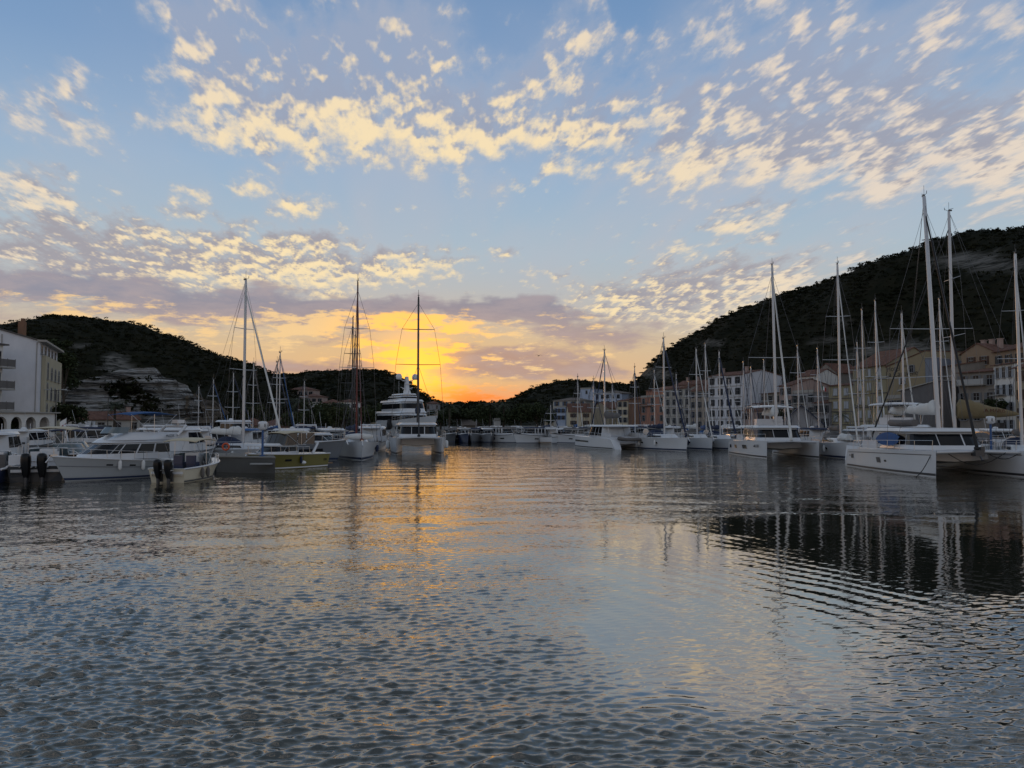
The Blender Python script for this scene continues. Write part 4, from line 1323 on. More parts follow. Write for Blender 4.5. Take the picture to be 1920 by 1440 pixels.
terrace('quay_shed', 'low tan shed beside the far grey cream house', 1022, 1038, 300, 300, 789, 6, 'tan', 1, 2, roof='shed', rise=.8, sh=None, group='sheds at the head of the harbour')
terrace('marquee', 'dark pointed quayside marquee roof behind the white catamaran', 1462, 1545, 118, 116, 797, 9, 'grey', 0, 1, roof='front', rise=2.9, over=.8, roofm=M['cover_navy'], cat='marquee')

# ------------------------------------------------------------------ boats
class Hull:
    """lofted hull in local axes: x forward, y to port, z up from the waterline"""
    def __init__(s, L, B, f0, f1, stern=0.8, rake=0.7, flare=0.35, p=2.2, draft=0.45, rstern=0.0, sheer=1.6, mid=0.42, chine=0.9):
        s.L, s.B, s.f0, s.f1, s.stern, s.rake, s.flare, s.p, s.draft, s.rs, s.sh, s.mid, s.ch = L, B, f0, f1, stern, rake, flare, p, draft, rstern, sheer, mid, chine

    def half(s, t):
        if t < s.mid:
            w = s.stern + (1 - s.stern) * math.sin(math.pi / 2 * t / s.mid)
        else:
            w = 1 - ((t - s.mid) / (1 - s.mid)) ** s.p
        return max(0.012, s.B / 2 * w)

    def free(s, t):
        return s.f0 + (s.f1 - s.f0) * t ** s.sh

    def pt(s, t, k, side=1, off=0.0):
        """k: 0 at the waterline, 1 at the sheer, below 0 under water"""
        b, f = s.half(t), s.free(t)
        bw = b * (s.ch - s.flare * t ** 1.5)
        z = f * k
        if k >= 0:
            y = bw + (b - bw) * k ** (1.0 + 0.8 * t)
        else:
            y = bw * max(0.0, 1 + k * 0.9)
            z = k * s.draft
        x = -s.L / 2 + s.L * t - s.rake * (1 - max(k, -0.6)) * t ** 4 + s.rs * (max(k, 0) - 1) * (1 - t) ** 6
        return Vector((x, side * (y + off), z))

    def mesh(s, n=16):
        ks = [-1.1, -0.5, 0.0, 0.25, 0.5, 0.75, 1.0]
        rs = []
        for i in range(n + 1):
            t = i / n
            rs.append([s.pt(t, k, 1) for k in reversed(ks)] + [s.pt(t, k, -1) for k in ks])
        m = MB()
        m.rings(rs, False, False, True, close=False)
        m.add(rs[0], [tuple(range(len(rs[0])))])
        return m

    def deck(s, inset=0.0, drop=0.03, camber=0.06, t0=0.0, t1=1.0, n=14):
        rs = []
        for i in range(n + 1):
            t = t0 + (t1 - t0) * i / n
            a, b = s.pt(t, 1, 1), s.pt(t, 1, -1)
            h = max(0.0, a.y - inset)
            rs.append([(a.x, h, a.z - drop), (a.x, h * .5, a.z - drop + camber * .75), (a.x, 0, a.z - drop + camber), (a.x, -h * .5, a.z - drop + camber * .75), (a.x, -h, a.z - drop)])
        return MB().rings(rs, False, False, True, close=False)

    def band(s, k0, k1, t0=0.0, t1=1.0, off=0.022, n=16, sides=(1, -1)):
        m = MB()
        for sd in sides:
            rs = []
            for i in range(n + 1):
                t = t0 + (t1 - t0) * i / n
                rs.append([s.pt(t, k0, sd, off), s.pt(t, (k0 + k1) / 2, sd, off), s.pt(t, k1, sd, off)])
            m.rings(rs, False, False, True, close=False)
        return m

    def rail(s, r=0.035, t0=0.0, t1=1.0, k=1.0, off=0.01, n=16):
        m = MB()
        for sd in (1, -1):
            m.tube([s.pt(t0 + (t1 - t0) * i / n, k, sd, off) for i in range(n + 1)], r, 5)
        return m

    def guard(s, h=0.6, t0=0.45, t1=0.985, n=6, r=0.016, wires=1, bow=True, sides=(1, -1)):
        """stanchions and rail along the deck edge"""
        m = MB()
        tops = {}
        for sd in sides:
            tp = []
            for i in range(n + 1):
                t = t0 + (t1 - t0) * i / n
                a = s.pt(t, 1, sd, -0.06)
                b = a + Vector((0.05, 0, h))
                m.tube([a, b], r, 5)
                tp.append(b)
            m.tube(tp, r, 5)
            for w_ in range(1, wires):
                m.tube([q_ - Vector((0, 0, h * w_ / wires)) for q_ in tp], r * .5, 4)
            tops[sd] = tp
        if bow and len(sides) == 2:
            m.tube([tops[1][-1], tops[1][-1] * .5 + tops[-1][-1] * .5 + Vector((0.12, 0, 0)), tops[-1][-1]], r, 5)
        return m


def plan(x0, x1, w0, w1, nose=0.6, k=6, blunt=0.0, power=0.8):
    """outline of a cabin: square aft at x0 (half width w0), rounded forward end at x1"""
    port = [(x0, w0), (x1 - nose, w1)]
    for i in range(1, k + 1):
        a = math.pi / 2 * i / k
        port.append((x1 - nose + nose * math.sin(a) ** power, blunt * w1 + (1 - blunt) * w1 * max(0.0, math.cos(a)) ** power))
    st = [(x, -y) for x, y in reversed(port) if y > 1e-4]
    return port + st if port[-1][1] > 1e-4 else port + st


def tier(pl0, z0, pl1, z1, n=3, crown=0.04):
    m = MB()
    rs = []
    for i in range(n + 1):
        f = i / n
        e = math.sin(f * math.pi / 2)
        rs.append([(a[0] + (b[0] - a[0]) * f, a[1] + (b[1] - a[1]) * f, z0 + (z1 - z0) * f) for a, b in zip(pl0, pl1)])
    c = [sum(p[0] for p in pl1) / len(pl1), sum(p[1] for p in pl1) / len(pl1)]
    rs.append([(c[0] + (p[0] - c[0]) * .94, c[1] + (p[1] - c[1]) * .94, z1 + crown) for p in pl1])
    return m.rings(rs, True, True, True)


def gband(pl0, z0, pl1, z1, fa, fb, off=0.012, i0=0, i1=None, gaps=0.0):
    """glass along the sides of a tier between the height fractions fa and fb; outline points i0..i1"""
    m = MB()
    n = len(pl0)
    i1 = n - 1 if i1 is None else i1

    def q(i, f):
        a, b = pl0[i], pl1[i]
        v = Vector((a[0] + (b[0] - a[0]) * f, a[1] + (b[1] - a[1]) * f, z0 + (z1 - z0) * f))
        p_, nx = pl0[(i - 1) % n], pl0[(i + 1) % n]
        d = Vector((nx[0] - p_[0], nx[1] - p_[1], 0))
        nrm = Vector((-d.y, d.x, 0))
        if nrm.length > 1e-9:
            nrm.normalize()
        if nrm.dot(Vector((a[0] - sum(p[0] for p in pl0) / n, a[1], 0))) < 0:
            nrm = -nrm
        return v + nrm * off
    for i in range(i0, i1):
        a, b, c, d = q(i, fa), q(i + 1, fa), q(i + 1, fb), q(i, fb)
        ln = (b - a).length
        if gaps and ln > .55:                               # long sides are split into panes
            k = max(1, int(round(ln / 1.25)))
            for j in range(k):
                f0, f1 = (j + (gaps / ln * k if j else .06)) / k, (j + 1 - gaps / ln * k) / k
                m.add([a.lerp(b, f0), a.lerp(b, f1), d.lerp(c, f1), d.lerp(c, f0)], [(0, 1, 2, 3)])
        else:
            m.add([a, b, c, d], [(0, 1, 2, 3)])
    return m


def sausage(p0, p1, r0, r1, sag=0.0, n=10, seg=8, tall=1.5, lump=0.0, rng=random):
    """flaked sail under its cover, lying on the boom from p0 to p1"""
    p0, p1 = Vector(p0), Vector(p1)
    d = (p1 - p0).normalized()
    s_ = d.cross(Vector((0, 0, 1))).normalized()
    rs = []
    for i in range(n + 1):
        f = i / n
        r_ = (r0 + (r1 - r0) * f) * (1 + lump * rng.uniform(-1, 1)) * (0.55 if i in (0, n) else 1)
        c = p0.lerp(p1, f) - Vector((0, 0, sag * math.sin(math.pi * f)))
        rs.append([c + s_ * (r_ * 0.62 * math.cos(a)) + Vector((0, 0, r_ * tall * 0.5 * math.sin(a) + r_ * tall * .35)) for a in [2 * math.pi * k / seg for k in range(seg)]])
    return MB().rings(rs, True, True, True)


def rig(t, xm, zm, Hm, deck_half, xbow, xstern, zbow, zstern, mm='alloy', r=0.085, spread=(0.45, 0.7), boom=None, cover=None, furl=None, furl_r=0.075, lean=0.0, cover_r=0.28, boom_z=None, boomdir=-1, rng=random, thick=1.0, taper=.7):
    """mast with spreaders, shrouds and stays, boom with its sail cover, furled headsail"""
    top = Vector((xm + lean, 0, Hm))
    foot = Vector((xm, 0, zm))
    m = MB().tube([foot, foot.lerp(top, .5), foot.lerp(top, .97), top], r, 8, r * 0.72)
    mast = m.obj('mast', M[mm], t)
    w = MB()
    wr = 0.011 * thick
    lastp = {1: Vector((xm - .1, deck_half, zstern)), -1: Vector((xm - .1, -deck_half, zstern))}
    for j, f in enumerate(spread):
        c = foot.lerp(top, f)
        wd = deck_half * (0.82 - 0.22 * j)
        for sd in (1, -1):
            tip = c + Vector((-0.12, sd * wd, 0.05))
            MB().tube([c, tip], 0.028 * thick, 5, 0.02 * thick).obj('spreader', M[mm if mm != 'red_mast' else 'alloy'], mast)
            w.tube([lastp[sd], tip], wr, 4)
            lastp[sd] = tip
    for sd in (1, -1):
        w.tube([lastp[sd], foot.lerp(top, .95)], wr, 4)
        w.tube([(xm + .15, sd * deck_half * .9, zstern), foot.lerp(top, spread[0])], wr, 4)
    w.tube([(xbow, 0, zbow), foot.lerp(top, .985)], wr, 4)
    w.tube([(xstern, 0, zstern), top], wr, 4)
    w.obj('stays', M['wire'], t)
    a = MB().tube([top, top + Vector((0, 0, .75))], 0.012 * thick, 4).tube([top, top + Vector((.35, 0, .16))], 0.014 * thick, 4).tube([top + Vector((.35, 0, .10)), top + Vector((.35, 0, .30))], 0.02 * thick, 4) \
        .box(top + Vector((-.1, 0, .08)), (.28, .08, .12)).tube([top + Vector((-.1, -.12, .2)), top + Vector((-.3, .12, .22))], 0.016 * thick, 4)
    a.obj('masthead_gear', M['dark_grey'], mast)
    if boom:
        bz = boom_z if boom_z else zm + 1.25
        b0, b1 = Vector((xm + boomdir * .1, 0, bz)), Vector((xm + boomdir * boom, 0, bz + .10))
        bo = MB().tube([b0, b1], 0.07, 7).obj('boom', M['alloy'], t)
        if cover:
            sausage(b0 + Vector((boomdir * .05, 0, .02)), b1 - Vector((boomdir * .25, 0, 0)), cover_r * 1.35, cover_r * taper, 0.05, 14, 10, 1.7, .18 if taper > .5 else .08, rng).obj('sail_cover', M[cover], bo)
        MB().tube([b1, top], wr, 4).obj('topping_lift', M['wire'], bo)
    if furl:
        f0, f1 = Vector((xbow, 0, zbow + .25)), foot.lerp(top, .93)
        MB().tube([f0, f0.lerp(f1, .12), f0.lerp(f1, .7), f1], furl_r, 7, furl_r * .45).lathe([(.13, 0), (.16, .05), (.16, .16), (.10, .2)], f0 - Vector((0, 0, .2)), 8).obj('furled_headsail', M[furl], t)
    return mast


def heading(px, alpha):
    """z rotation for a boat at photo column px: 0 = bow at the viewer, 90 = bow to the right, 180 = stern at the viewer"""
    phi = math.atan((px - CX) / F)
    a = R(alpha)
    d = Vector((-math.sin(phi), -math.cos(phi))) * math.cos(a) + Vector((math.cos(phi), -math.sin(phi))) * math.sin(a)
    return math.atan2(d.y, d.x)


def mast_h(top, Y):
    return EYE + (HORIZON - top) / F * Y


def fender(parent, p, r=0.13, h=0.6, m='white_cloth', line=0.7):
    o = MB().lathe([(.03, -h / 2 - .05), (r * .7, -h / 2), (r, -h / 2 + .1), (r, h / 2 - .1), (r * .7, h / 2), (.03, h / 2 + .05)], p, 9).obj('fender', M[m], parent)
    MB().tube([Vector(p) + Vector((0, 0, h / 2)), Vector(p) + Vector((0, 0, h / 2 + line))], 0.014, 4).obj('fender_line', M['black_rubber'], o)
    return o


def sprayhood(t, x, z, hw, m='cover_navy', h=0.75, l=1.5):
    rs = []
    for i in range(6):
        f = i / 5
        hh = h * math.sin(math.pi / 2 * min(1, .15 + f * 1.1))
        rs.append([(x + l * (1 - f), hw * math.cos(a), z + hh * math.sin(a)) for a in np.linspace(0, math.pi, 9)])
    return MB().rings(rs, False, False, True, close=False).obj('sprayhood', M[m], t)


def bimini(t, x0, x1, hw, z, zdeck, m='canvas_cream', legs=True, crown=.12, name='bimini'):
    rs = []
    for i in range(7):
        f = i / 6
        x = x0 + (x1 - x0) * f
        zz_ = z + crown * math.sin(math.pi * f) - .08 * (abs(f - .5) * 2) ** 3
        rs.append([(x, hw * v, zz_ - .10 * abs(v) ** 2.2) for v in np.linspace(-1, 1, 9)])
    b = MB().rings(rs, False, False, True, close=False)
    for i in range(7):
        pass
    o = b.obj(name, M[m], t)
    o.modifiers.new('thick', 'SOLIDIFY').thickness = 0.03
    if legs:
        xm = (x0 + x1) / 2
        for sd in (1, -1):
            lg = MB()
            for xa in (x0 + .05, x1 - .05, xm):
                lg.tube([(xm + (xa - xm) * .12, sd * hw, zdeck), (xa, sd * hw * .98, z - .06)], 0.018, 5)
            lg.obj('canopy_frame', M['steel'], o)
    return o


def sailboat(label, px, Y, alpha, L, top=None, B=None, hull='gelcoat', xm=0.06, mm='alloy', cover='cover_navy', furl='sailcloth', group='moored sailing yachts', detail=1, stripe='navy_paint', hood='cover_navy', f=(1.0, 1.25), mast_r=0.085,
             boom=True, seed=0, lean=0.0, name='sailing_boat', bimi=None, cover_r=.28, furl_r=.075, spread=(.45, .7), z=0.0, boomz=1.15, taper=.7):
    rng = random.Random(seed + int(px * 7 + Y))
    p = at(px, Y)
    t = thing(name, label, 'sailing boat', (p.x, p.y, z), heading(px, alpha), group)
    B = B or L * 0.315
    h = Hull(L, B, f[0], f[1], stern=.72, rake=.35, flare=.40, p=2.0, rstern=.35)
    hb = h.mesh().obj('hull', M[hull], t)
    h.band(.04, .16).obj('waterline_stripe', M[stripe], hb)
    h.deck().obj('deck', M['gelcoat_dull'], t)
    zc = f[0] + .10
    c0, c1 = plan(-L * .12, L * .30, B * .30, B * .24, L * .14), plan(-L * .10, L * .22, B * .26, B * .20, L * .12)
    tier(c0, zc - .1, c1, zc + .42).obj('coachroof', M['gelcoat'], t)
    gband(c0, zc - .1, c1, zc + .42, .42, .80, .01, 0, 1).obj('cabin_window', M['tint_glass'], t)
    gband(c0, zc - .1, c1, zc + .42, .42, .80, .01, len(c0) - 2, len(c0) - 1).obj('cabin_window', M['tint_glass'], t)
    ck = MB()
    for sd in (1, -1):
        ck.box((-L * .30, sd * B * .27, f[0] + .18), (L * .30, .14, .34))
    ck.box((-L * .15, 0, f[0] + .2), (.12, B * .54, .36))
    ck.obj('cockpit_coaming', M['gelcoat'], t)
    h.guard(.6, .04, .97, 7, .014, 2).obj('guard_rail', M['steel'], t)
    if detail:
        MB().lathe([(.38, -.02), (.42, 0), (.38, .02)], (0, 0, 0), 14).obj('wheel', M['steel'], t).matrix_local = Matrix.Translation((-L * .33, 0, f[0] + .75)) @ Matrix.Rotation(math.pi / 2, 4, 'Y')
        MB().box((L * .47, 0, f[1] + .08), (.5, .16, .12)).tube([(L * .5, 0, f[1] + .05), (L * .53, 0, f[1] - .35)], .05, 5).obj('anchor', M['steel'], t)
        for sd in (1, -1):
            for tt in (.38, .62):
                h.band(.55, .69, tt - .022, tt + .022, .022, 3, (sd,)).obj('hull_window', M['tint_glass'], t)
            fender(t, h.pt(.40 + .06 * sd, .60, sd, .15), .12, .55, ('white_cloth', 'cover_navy')[int(px) % 2])
            fender(t, h.pt(.62, .62, sd, .15), .12, .55, ('white_cloth', 'cover_navy')[int(px) % 2])
    if hood:
        sprayhood(t, -L * .13, zc + .25, B * .27, hood)
    if top is not None:
        Hm = mast_h(top, Y) - z
        x = L * xm
        rig(t, x, zc + .38, Hm, B * .44, L * .47, -L * .49, f[1], f[0], mm, mast_r, spread, L * .36 if boom else None, cover, furl, furl_r, lean, cover_r, zc + boomz, rng=rng, taper=taper, thick=max(1.0, Y / 55))
    if bimi:
        bimini(t, -L * .46, -L * .22, B * .36, f[0] + 2.0, f[0] + .2, bimi)
    return t, h


def catamaran(label, px, Y, alpha, L, B, top, f=1.55, hullw=1.75, cover='sailcloth', furl='sailcloth', furl_r=.09, xm=.08, roofz=1.30, fly=None, mast_r=.12, lean=0.0, stripe=True, seed=1, group='moored catamarans', mm='alloy', boomc=.34, glass=(.25, .86), spread=(.42,)):
    rng = random.Random(seed)
    p = at(px, Y)
    t = thing('catamaran', label, 'catamaran', (p.x, p.y, 0), heading(px, alpha), group)
    hulls = []
    for sd in (1, -1):
        h = Hull(L, hullw, f * .80, f, stern=.70, rake=.12, flare=.28, p=2.6, rstern=.9, sheer=.7, chine=.78)
        o = h.mesh().obj('hull', M['gelcoat'], t)
        o.location.y = sd * (B - hullw) / 2
        dk = h.deck().obj('deck', M['gelcoat'], o)
        if stripe:
            h.band(.05, .14, .03).obj('waterline_stripe', M['dark_grey'], o)
        hulls.append((h, o))
    yb = B / 2
    # bridge deck between the hulls, rounded underneath
    rs = []
    for i in range(9):
        x = -L * .40 + (L * .40 + L * .24) * i / 8
        up = 0.22 * max(0, (i - 5) / 3) ** 2
        prof = [(-yb * .86, f * .92), (-yb * .62, f * .46 + up), (-yb * .3, f * .40 + up), (0, f * .36 + up), (yb * .3, f * .40 + up), (yb * .62, f * .46 + up), (yb * .86, f * .92), (0, f * 1.0)]
        rs.append([(x, y, z) for y, z in prof])
    MB().rings(rs, True, True, True).obj('bridge_deck', M['gelcoat'], t)
    MB().tube([(L * .455, -yb + hullw / 2, f * .93), (L * .455, 0, f * .98), (L * .455, yb - hullw / 2, f * .93)], .10, 8).obj('crossbeam', M['alloy'], t)
    MB().quad((L * .24, -yb * .55, f * .90), (L * .45, -yb * .55, f * .90), (L * .45, yb * .55, f * .90), (L * .24, yb * .55, f * .90), .02).obj('trampoline', M['cover_grey'], t)
    c0, c1 = plan(-L * .20, L * .24, B * .37, B * .33, L * .13, blunt=.35), plan(-L * .20, L * .17, B * .34, B * .29, L * .09, blunt=.4)
    z0 = f * .97
    sal = tier(c0, z0, c1, z0 + roofz).obj('saloon', M['gelcoat'], t)
    gband(c0, z0, c1, z0 + roofz, glass[0], glass[1], .014, 0, len(c0) - 1, .06).obj('saloon_window', M['tint_glass'], sal)
    r0, r1 = plan(-L * .36, L * .20, B * .38, B * .33, L * .09, blunt=.4), plan(-L * .35, L * .18, B * .35, B * .30, L * .08, blunt=.4)
    tier(r0, z0 + roofz, r1, z0 + roofz + .16, 2, .05).obj('coachroof', M['gelcoat'], t)
    for sd in (1, -1):
        MB().tube([(-L * .33, sd * B * .33, z0), (-L * .33, sd * B * .33, z0 + roofz)], .05, 6).obj('cockpit_post', M['gelcoat'], t)
        MB().box((-L * .30, sd * B * .36, z0 + .2), (L * .20, .2, .5)).obj('cockpit_side', M['gelcoat'], t)
    for h, o in hulls:
        h.guard(.62, .10, .97, 7, .014, 2, sides=(1 if o.location.y > 0 else -1,)).obj('guard_rail', M['steel'], o)
        sd = 1 if o.location.y > 0 else -1
        for i in range(3):                                  # swim steps
            MB().box((-L * .5 + .15 + .28 * i, 0, .30 + .26 * i), (.32, hullw * .5, .08)).obj('swim_step', M['gelcoat_dull'], o)
    Hm = mast_h(top, Y)
    zr = z0 + roofz + .18
    rig(t, L * xm, zr, Hm, B * .47, L * .455, -L * .40, f, f, mm, mast_r, spread, L * .40, cover, furl, furl_r, lean, boomc, zr + 1.0, rng=rng, thick=max(1.0, Y / 55))
    if fly:
        zf = zr + .1
        MB().box((-L * .14, 0, zf + .25), (.9, B * .4, .6)).box((-L * .10, B * .12, zf + .55), (.3, .8, .5)).obj('helm_station', M['gelcoat'], t)
        bimini(t, -L * .26, L * .02, B * .30, zf + 1.75, zf, fly, name='helm_bimini')
    return t, hulls, dict(z0=z0, zr=zr, roof=zr)


def outboard(parent, p, s=1.0, m='black_gloss', rz=0.0):
    """outboard motor hung on a transom at p, shaft aft of it"""
    x, y, z = p
    def ring(xc, zc, lx, ly):
        return [(x + xc * s + lx * s * math.cos(a) * (1.0 if abs(math.cos(a)) < .9 else .96), y + ly * s * math.sin(a), z + zc * s) for a in [2 * math.pi * k / 12 for k in range(12)]]
    o = MB().rings([ring(-.24, -.22, .16, .09), ring(-.28, .0, .26, .15), ring(-.32, .28, .34, .20), ring(-.38, .62, .36, .225), ring(-.42, .86, .33, .215), ring(-.44, .97, .26, .18), ring(-.45, 1.01, .12, .09)], True, True, True).obj('outboard_motor', M[m], parent)
    MB().rings([ring(-.30, -.95, .12, .05), ring(-.30, -.5, .14, .07), ring(-.28, 0, .18, .11)], True, True, True).rings([ring(-.32, -.66, .26, .16), ring(-.32, -.63, .26, .16)], True, True).obj('motor_leg', M['dark_grey'], o)
    MB().box((x - .02 * s, y, z - .1 * s), (.16 * s, .22 * s, .5 * s)).obj('mount', M['dark_grey'], o)
    for sd in (1, -1):
        MB().box((x - .34 * s, y + sd * .238 * s, z + .36 * s), (.34 * s, .02 * s, .05 * s)).obj('motor_stripe', M['alloy'], o)
    return o


def runabout(label, px, Y, alpha, L=6.5, B=2.4, hull='gelcoat', motors=1, top=None, topz=2.1, group='small motor boats', glass=True, stripe='navy_paint', name='motor_boat', cushion='cover_grey', f=(.75, 1.05), ms=1.0, seat=True, z=0.0):
    p = at(px, Y)
    t = thing(name, label, 'motor boat', (p.x, p.y, z), heading(px, alpha), group)
    h = Hull(L, B, f[0], f[1], stern=.90, rake=.75, flare=.42, p=2.4, rstern=-.15)
    hb = h.mesh().obj('hull', M[hull], t)
    h.band(.05, .15).obj('waterline_stripe', M[stripe], hb)
    h.rail(.06).obj('rub_rail', M['gelcoat'], t)
    h.deck(t0=.52, camber=.16).obj('foredeck', M['gelcoat'], t)
    h.deck(t0=.0, t1=.52, drop=.42, camber=0, inset=.12).obj('cockpit_floor', M['teak'], t)
    co = MB()
    for sd in (1, -1):
        rs = []
        for i in range(9):
            a = h.pt(.52 * i / 8, 1, sd)
            rs.append([(a.x, a.y, a.z), (a.x, a.y - sd * .24, a.z + .02), (a.x, a.y - sd * .24, a.z - .42)])
        co.rings(rs, False, False, False, close=False)
    co.box((-L / 2 + .16, 0, f[0] - .15), (.26, B * .8, .34))
    co.obj('coaming', M['gelcoat'], t)
    MB().box((L * .02, 0, f[0] + .28), (.75, .9, 1.1)).obj('console', M['gelcoat'], t)
    if seat:
        s_ = MB()
        for sd in (1, -1):
            s_.box((-L * .13, sd * .42, f[0] + .05), (.55, .6, .5)).box((-L * .17, sd * .42, f[0] + .45), (.14, .6, .55))
        s_.obj('seat', M[cushion], t)
    if glass:
        w0, w1 = plan(-.15, L * .22, B * .36, B * .33, .75, blunt=.3), plan(-.25, L * .15, B * .32, B * .29, .6, blunt=.3)
        gband(w0, f[0] + .15, w1, f[0] + .85, 0, 1, 0, 0, len(w0) - 1).obj('windscreen', mat('clear_screen', (0.10, 0.13, 0.14, 1), 0.08, spec=.7), t)
        MB().tube([(a[0], a[1], f[0] + .85) for a in w1], .025, 5).obj('screen_frame', M['gelcoat'], t)
    h.guard(.42, .50, .98, 5, .016).obj('bow_rail', M['steel'], t)
    for i in range(motors):
        y = (i - (motors - 1) / 2) * .66 * ms
        outboard(t, (-L / 2 - .06, y, f[0] - .42), ms)
    if top:
        bimini(t, -L * .28, L * .16, B * .42, f[0] + topz - .4, f[0], top, crown=.08, name='canopy')
    return t, h


def cruiser(label, px, Y, alpha, L=9.0, B=3.1, hull='gelcoat', group='moored motor cruisers', f=(1.0, 1.5), cab=1.25, hard=True, stripe='navy_paint', arch=False, flyb=False, roof='gelcoat', name='motor_cruiser', xa=-.30, xf=.22, rail=True, z=0.0, deckm='gelcoat_dull', low=.15):
    p = at(px, Y)
    t = thing(name, label, 'motor boat', (p.x, p.y, z), heading(px, alpha), group)
    h = Hull(L, B, f[0], f[1], stern=.92, rake=.95, flare=.48, p=2.5, rstern=-.2)
    hb = h.mesh(18).obj('hull', M[hull], t)
    h.band(.05, .14).obj('waterline_stripe', M[stripe], hb)
    h.rail(.05).obj('rub_rail', M['gelcoat'] if hull != 'gelcoat' else M['dark_grey'], t)
    h.deck(camber=.12).obj('deck', M[deckm], t)
    zd = f[0] + low
    c0, c1 = plan(L * xa, L * xf + (1.5 if flyb else .9), B * .40, B * .36, L * .20, blunt=.25), plan(L * xa, L * xf - .3, B * .36, B * .32, L * .13, blunt=.3)
    cb = tier(c0, zd, c1, zd + cab).obj('cabin', M['gelcoat'], t)
    gband(c0, zd, c1, zd + cab, .36, .90, .014, 0, len(c0) - 1, .07).obj('cabin_window', M['tint_glass'], cb)
    r0, r1 = plan(L * xa - .9, L * xf - .1, B * .39, B * .35, L * .12, blunt=.3), plan(L * xa - .85, L * xf - .3, B * .36, B * .32, L * .11, blunt=.3)
    tier(r0, zd + cab, r1, zd + cab + .12, 2, .06).obj('roof', M[roof], t)
    MB().box((L * .38, 0, f[1] + .02), (.6, .6, .12)).obj('hatch', M['tint_glass'], t)
    MB().box((-L * .5 - .25, 0, .28), (.6, B * .8, .10)).obj('swim_platform', M['teak'], t)
    MB().box((L * .49, 0, f[1] + .07), (.5, .16, .12)).tube([(L * .51, 0, f[1]), (L * .54, 0, f[1] - .4)], .05, 5).obj('anchor', M['steel'], t)
    if rail:
        h.guard(.62, .32, .985, 7, .018, 1).obj('bow_rail', M['steel'], t)
    if arch:
        pts = [(-L * .30, sd * B * .42, f[0]) for sd in (1, -1)]
        MB().tube([(-L * .24, B * .43, f[0] + .05), (-L * .30, B * .38, zd + cab + .35), (-L * .30, -B * .38, zd + cab + .35), (-L * .24, -B * .43, f[0] + .05)], .11, 6).obj('radar_arch', M['gelcoat'], t)
    if alpha not in (48, 42) and not flyb:
        for sd in (1, -1):
            fender(t, h.pt(.45, .62, sd, .14), .11, .5, ('white_cloth', 'cover_navy')[int(px) % 2])
            h.band(.52, .66, .56, .64, .022, 3, (sd,)).obj('hull_window', M['tint_glass'], hb)
    gear = MB().lathe([(.22, 0), (.26, .05), (.2, .16), (.05, .2)], (-L * .12, .2, zd + cab + .17), 10).tube([(-L * .2, -.4, zd + cab + .1), (-L * .26, -.45, zd + cab + 1.9)], .012, 4).tube([(-L * .1, -.3, zd + cab + .1), (-L * .1, -.3, zd + cab + .7)], .02, 4)
    gear.obj('antenna', M['gelcoat'], t)
    if flyb:
        b0, b1 = plan(L * xa - .6, L * xf - .35, B * .38, B * .35, L * .12, blunt=.3), plan(L * xa - .75, L * xf - 1.7, B * .36, B * .31, L * .10, blunt=.3)
        zf = zd + cab + .16
        fb_ = MB()
        n = len(b0)
        fb_.rings([[(q[0], q[1], zf) for q in b0], [(q[0], q[1], zf + .55) for q in b1], [(q[0] * .98, q[1] * .93, zf + .55) for q in b1], [(q[0] * .98, q[1] * .93, zf) for q in b0]], False, False, True)
        fb_.obj('flybridge', M['gelcoat'], t)
    return t, h, zd

# ------------------------------------------------------------------ right hand moorings
# large catamaran in the right foreground
cg, ch, ci = catamaran('big white catamaran with blue window cover and black furled headsail at the right', 1746, 51.3, 26.4, 11.6, 7.0, 362, cover='sailcloth', furl='black_rubber', furl_r=.10, lean=-1.1, mast_r=.15, boomc=.42, roofz=1.15)
cov0, cov1 = plan(-11.6 * .20, 11.6 * .24, 7 * .37, 7 * .33, 11.6 * .13, blunt=.35), plan(-11.6 * .20, 11.6 * .17, 7 * .34, 7 * .29, 11.6 * .09, blunt=.4)
nc = len(cov0)
wc = MB()
rs = []
for k in range(9):
    f_ = k / 8
    hgt_ = 0.12 + 0.62 * math.sin(math.pi * min(.98, max(.02, f_))) ** .5
    x_ = -2.2 + 2.9 * f_
    y_ = -7 * (.372 - .025 * f_)
    rs.append([(x_, y_ - .05, 1.50 + .62 - hgt_ * .62), (x_ - .02, y_ - .09, 1.50 + .62), (x_ - .02, y_ + .03, 1.50 + .62 + hgt_ * .62)])
wc.rings(rs, False, False, True, close=False).obj('window_cover', M['cover_blue'], cg)
for sd, (h, o) in zip((1, -1), ch):
    for tt, k, w_, hh in ((.10, .62, .42, .34), (.47, .52, .55, .36), (.55, .50, .26, .13), (.06, .66, .14, .10)):
        h.band(k - hh / 2.9, k + hh / 2.9, tt - w_ / 23, tt + w_ / 23, .022, 3, (sd,)).obj('hull_window', M['tint_glass'] if w_ < .3 else M['cover_grey'], o)
    h.band(.83, .86, .03, .97).obj('hull_groove', M['cover_grey'], o)
for x_ in (2.0, 2.75):
    pass
din = MB()
rs = []
for k in range(11):
    f_ = k / 10
    w_ = .55 * math.sin(math.pi * (.08 + .84 * f_)) ** .6
    rs.append([(-3.2 + 3.5 * f_, -1.2 + w_ * math.cos(a), ci['zr'] + .32 + .24 * math.sin(a) + .08 * abs(f_ - .5)) for a in [2 * math.pi * j / 10 for j in range(10)]])
dg = din.rings(rs, True, True, True).obj('kayak', M['cover_grey'])
dg.parent = None
dg.matrix_world = Matrix.Translation(cg.location) @ Matrix.Rotation(cg.rotation_euler.z, 4, 'Z')
tag(dg, 'dark brown upturned canoe lying on the big catamaran roof', 'canoe')
ml = MB()
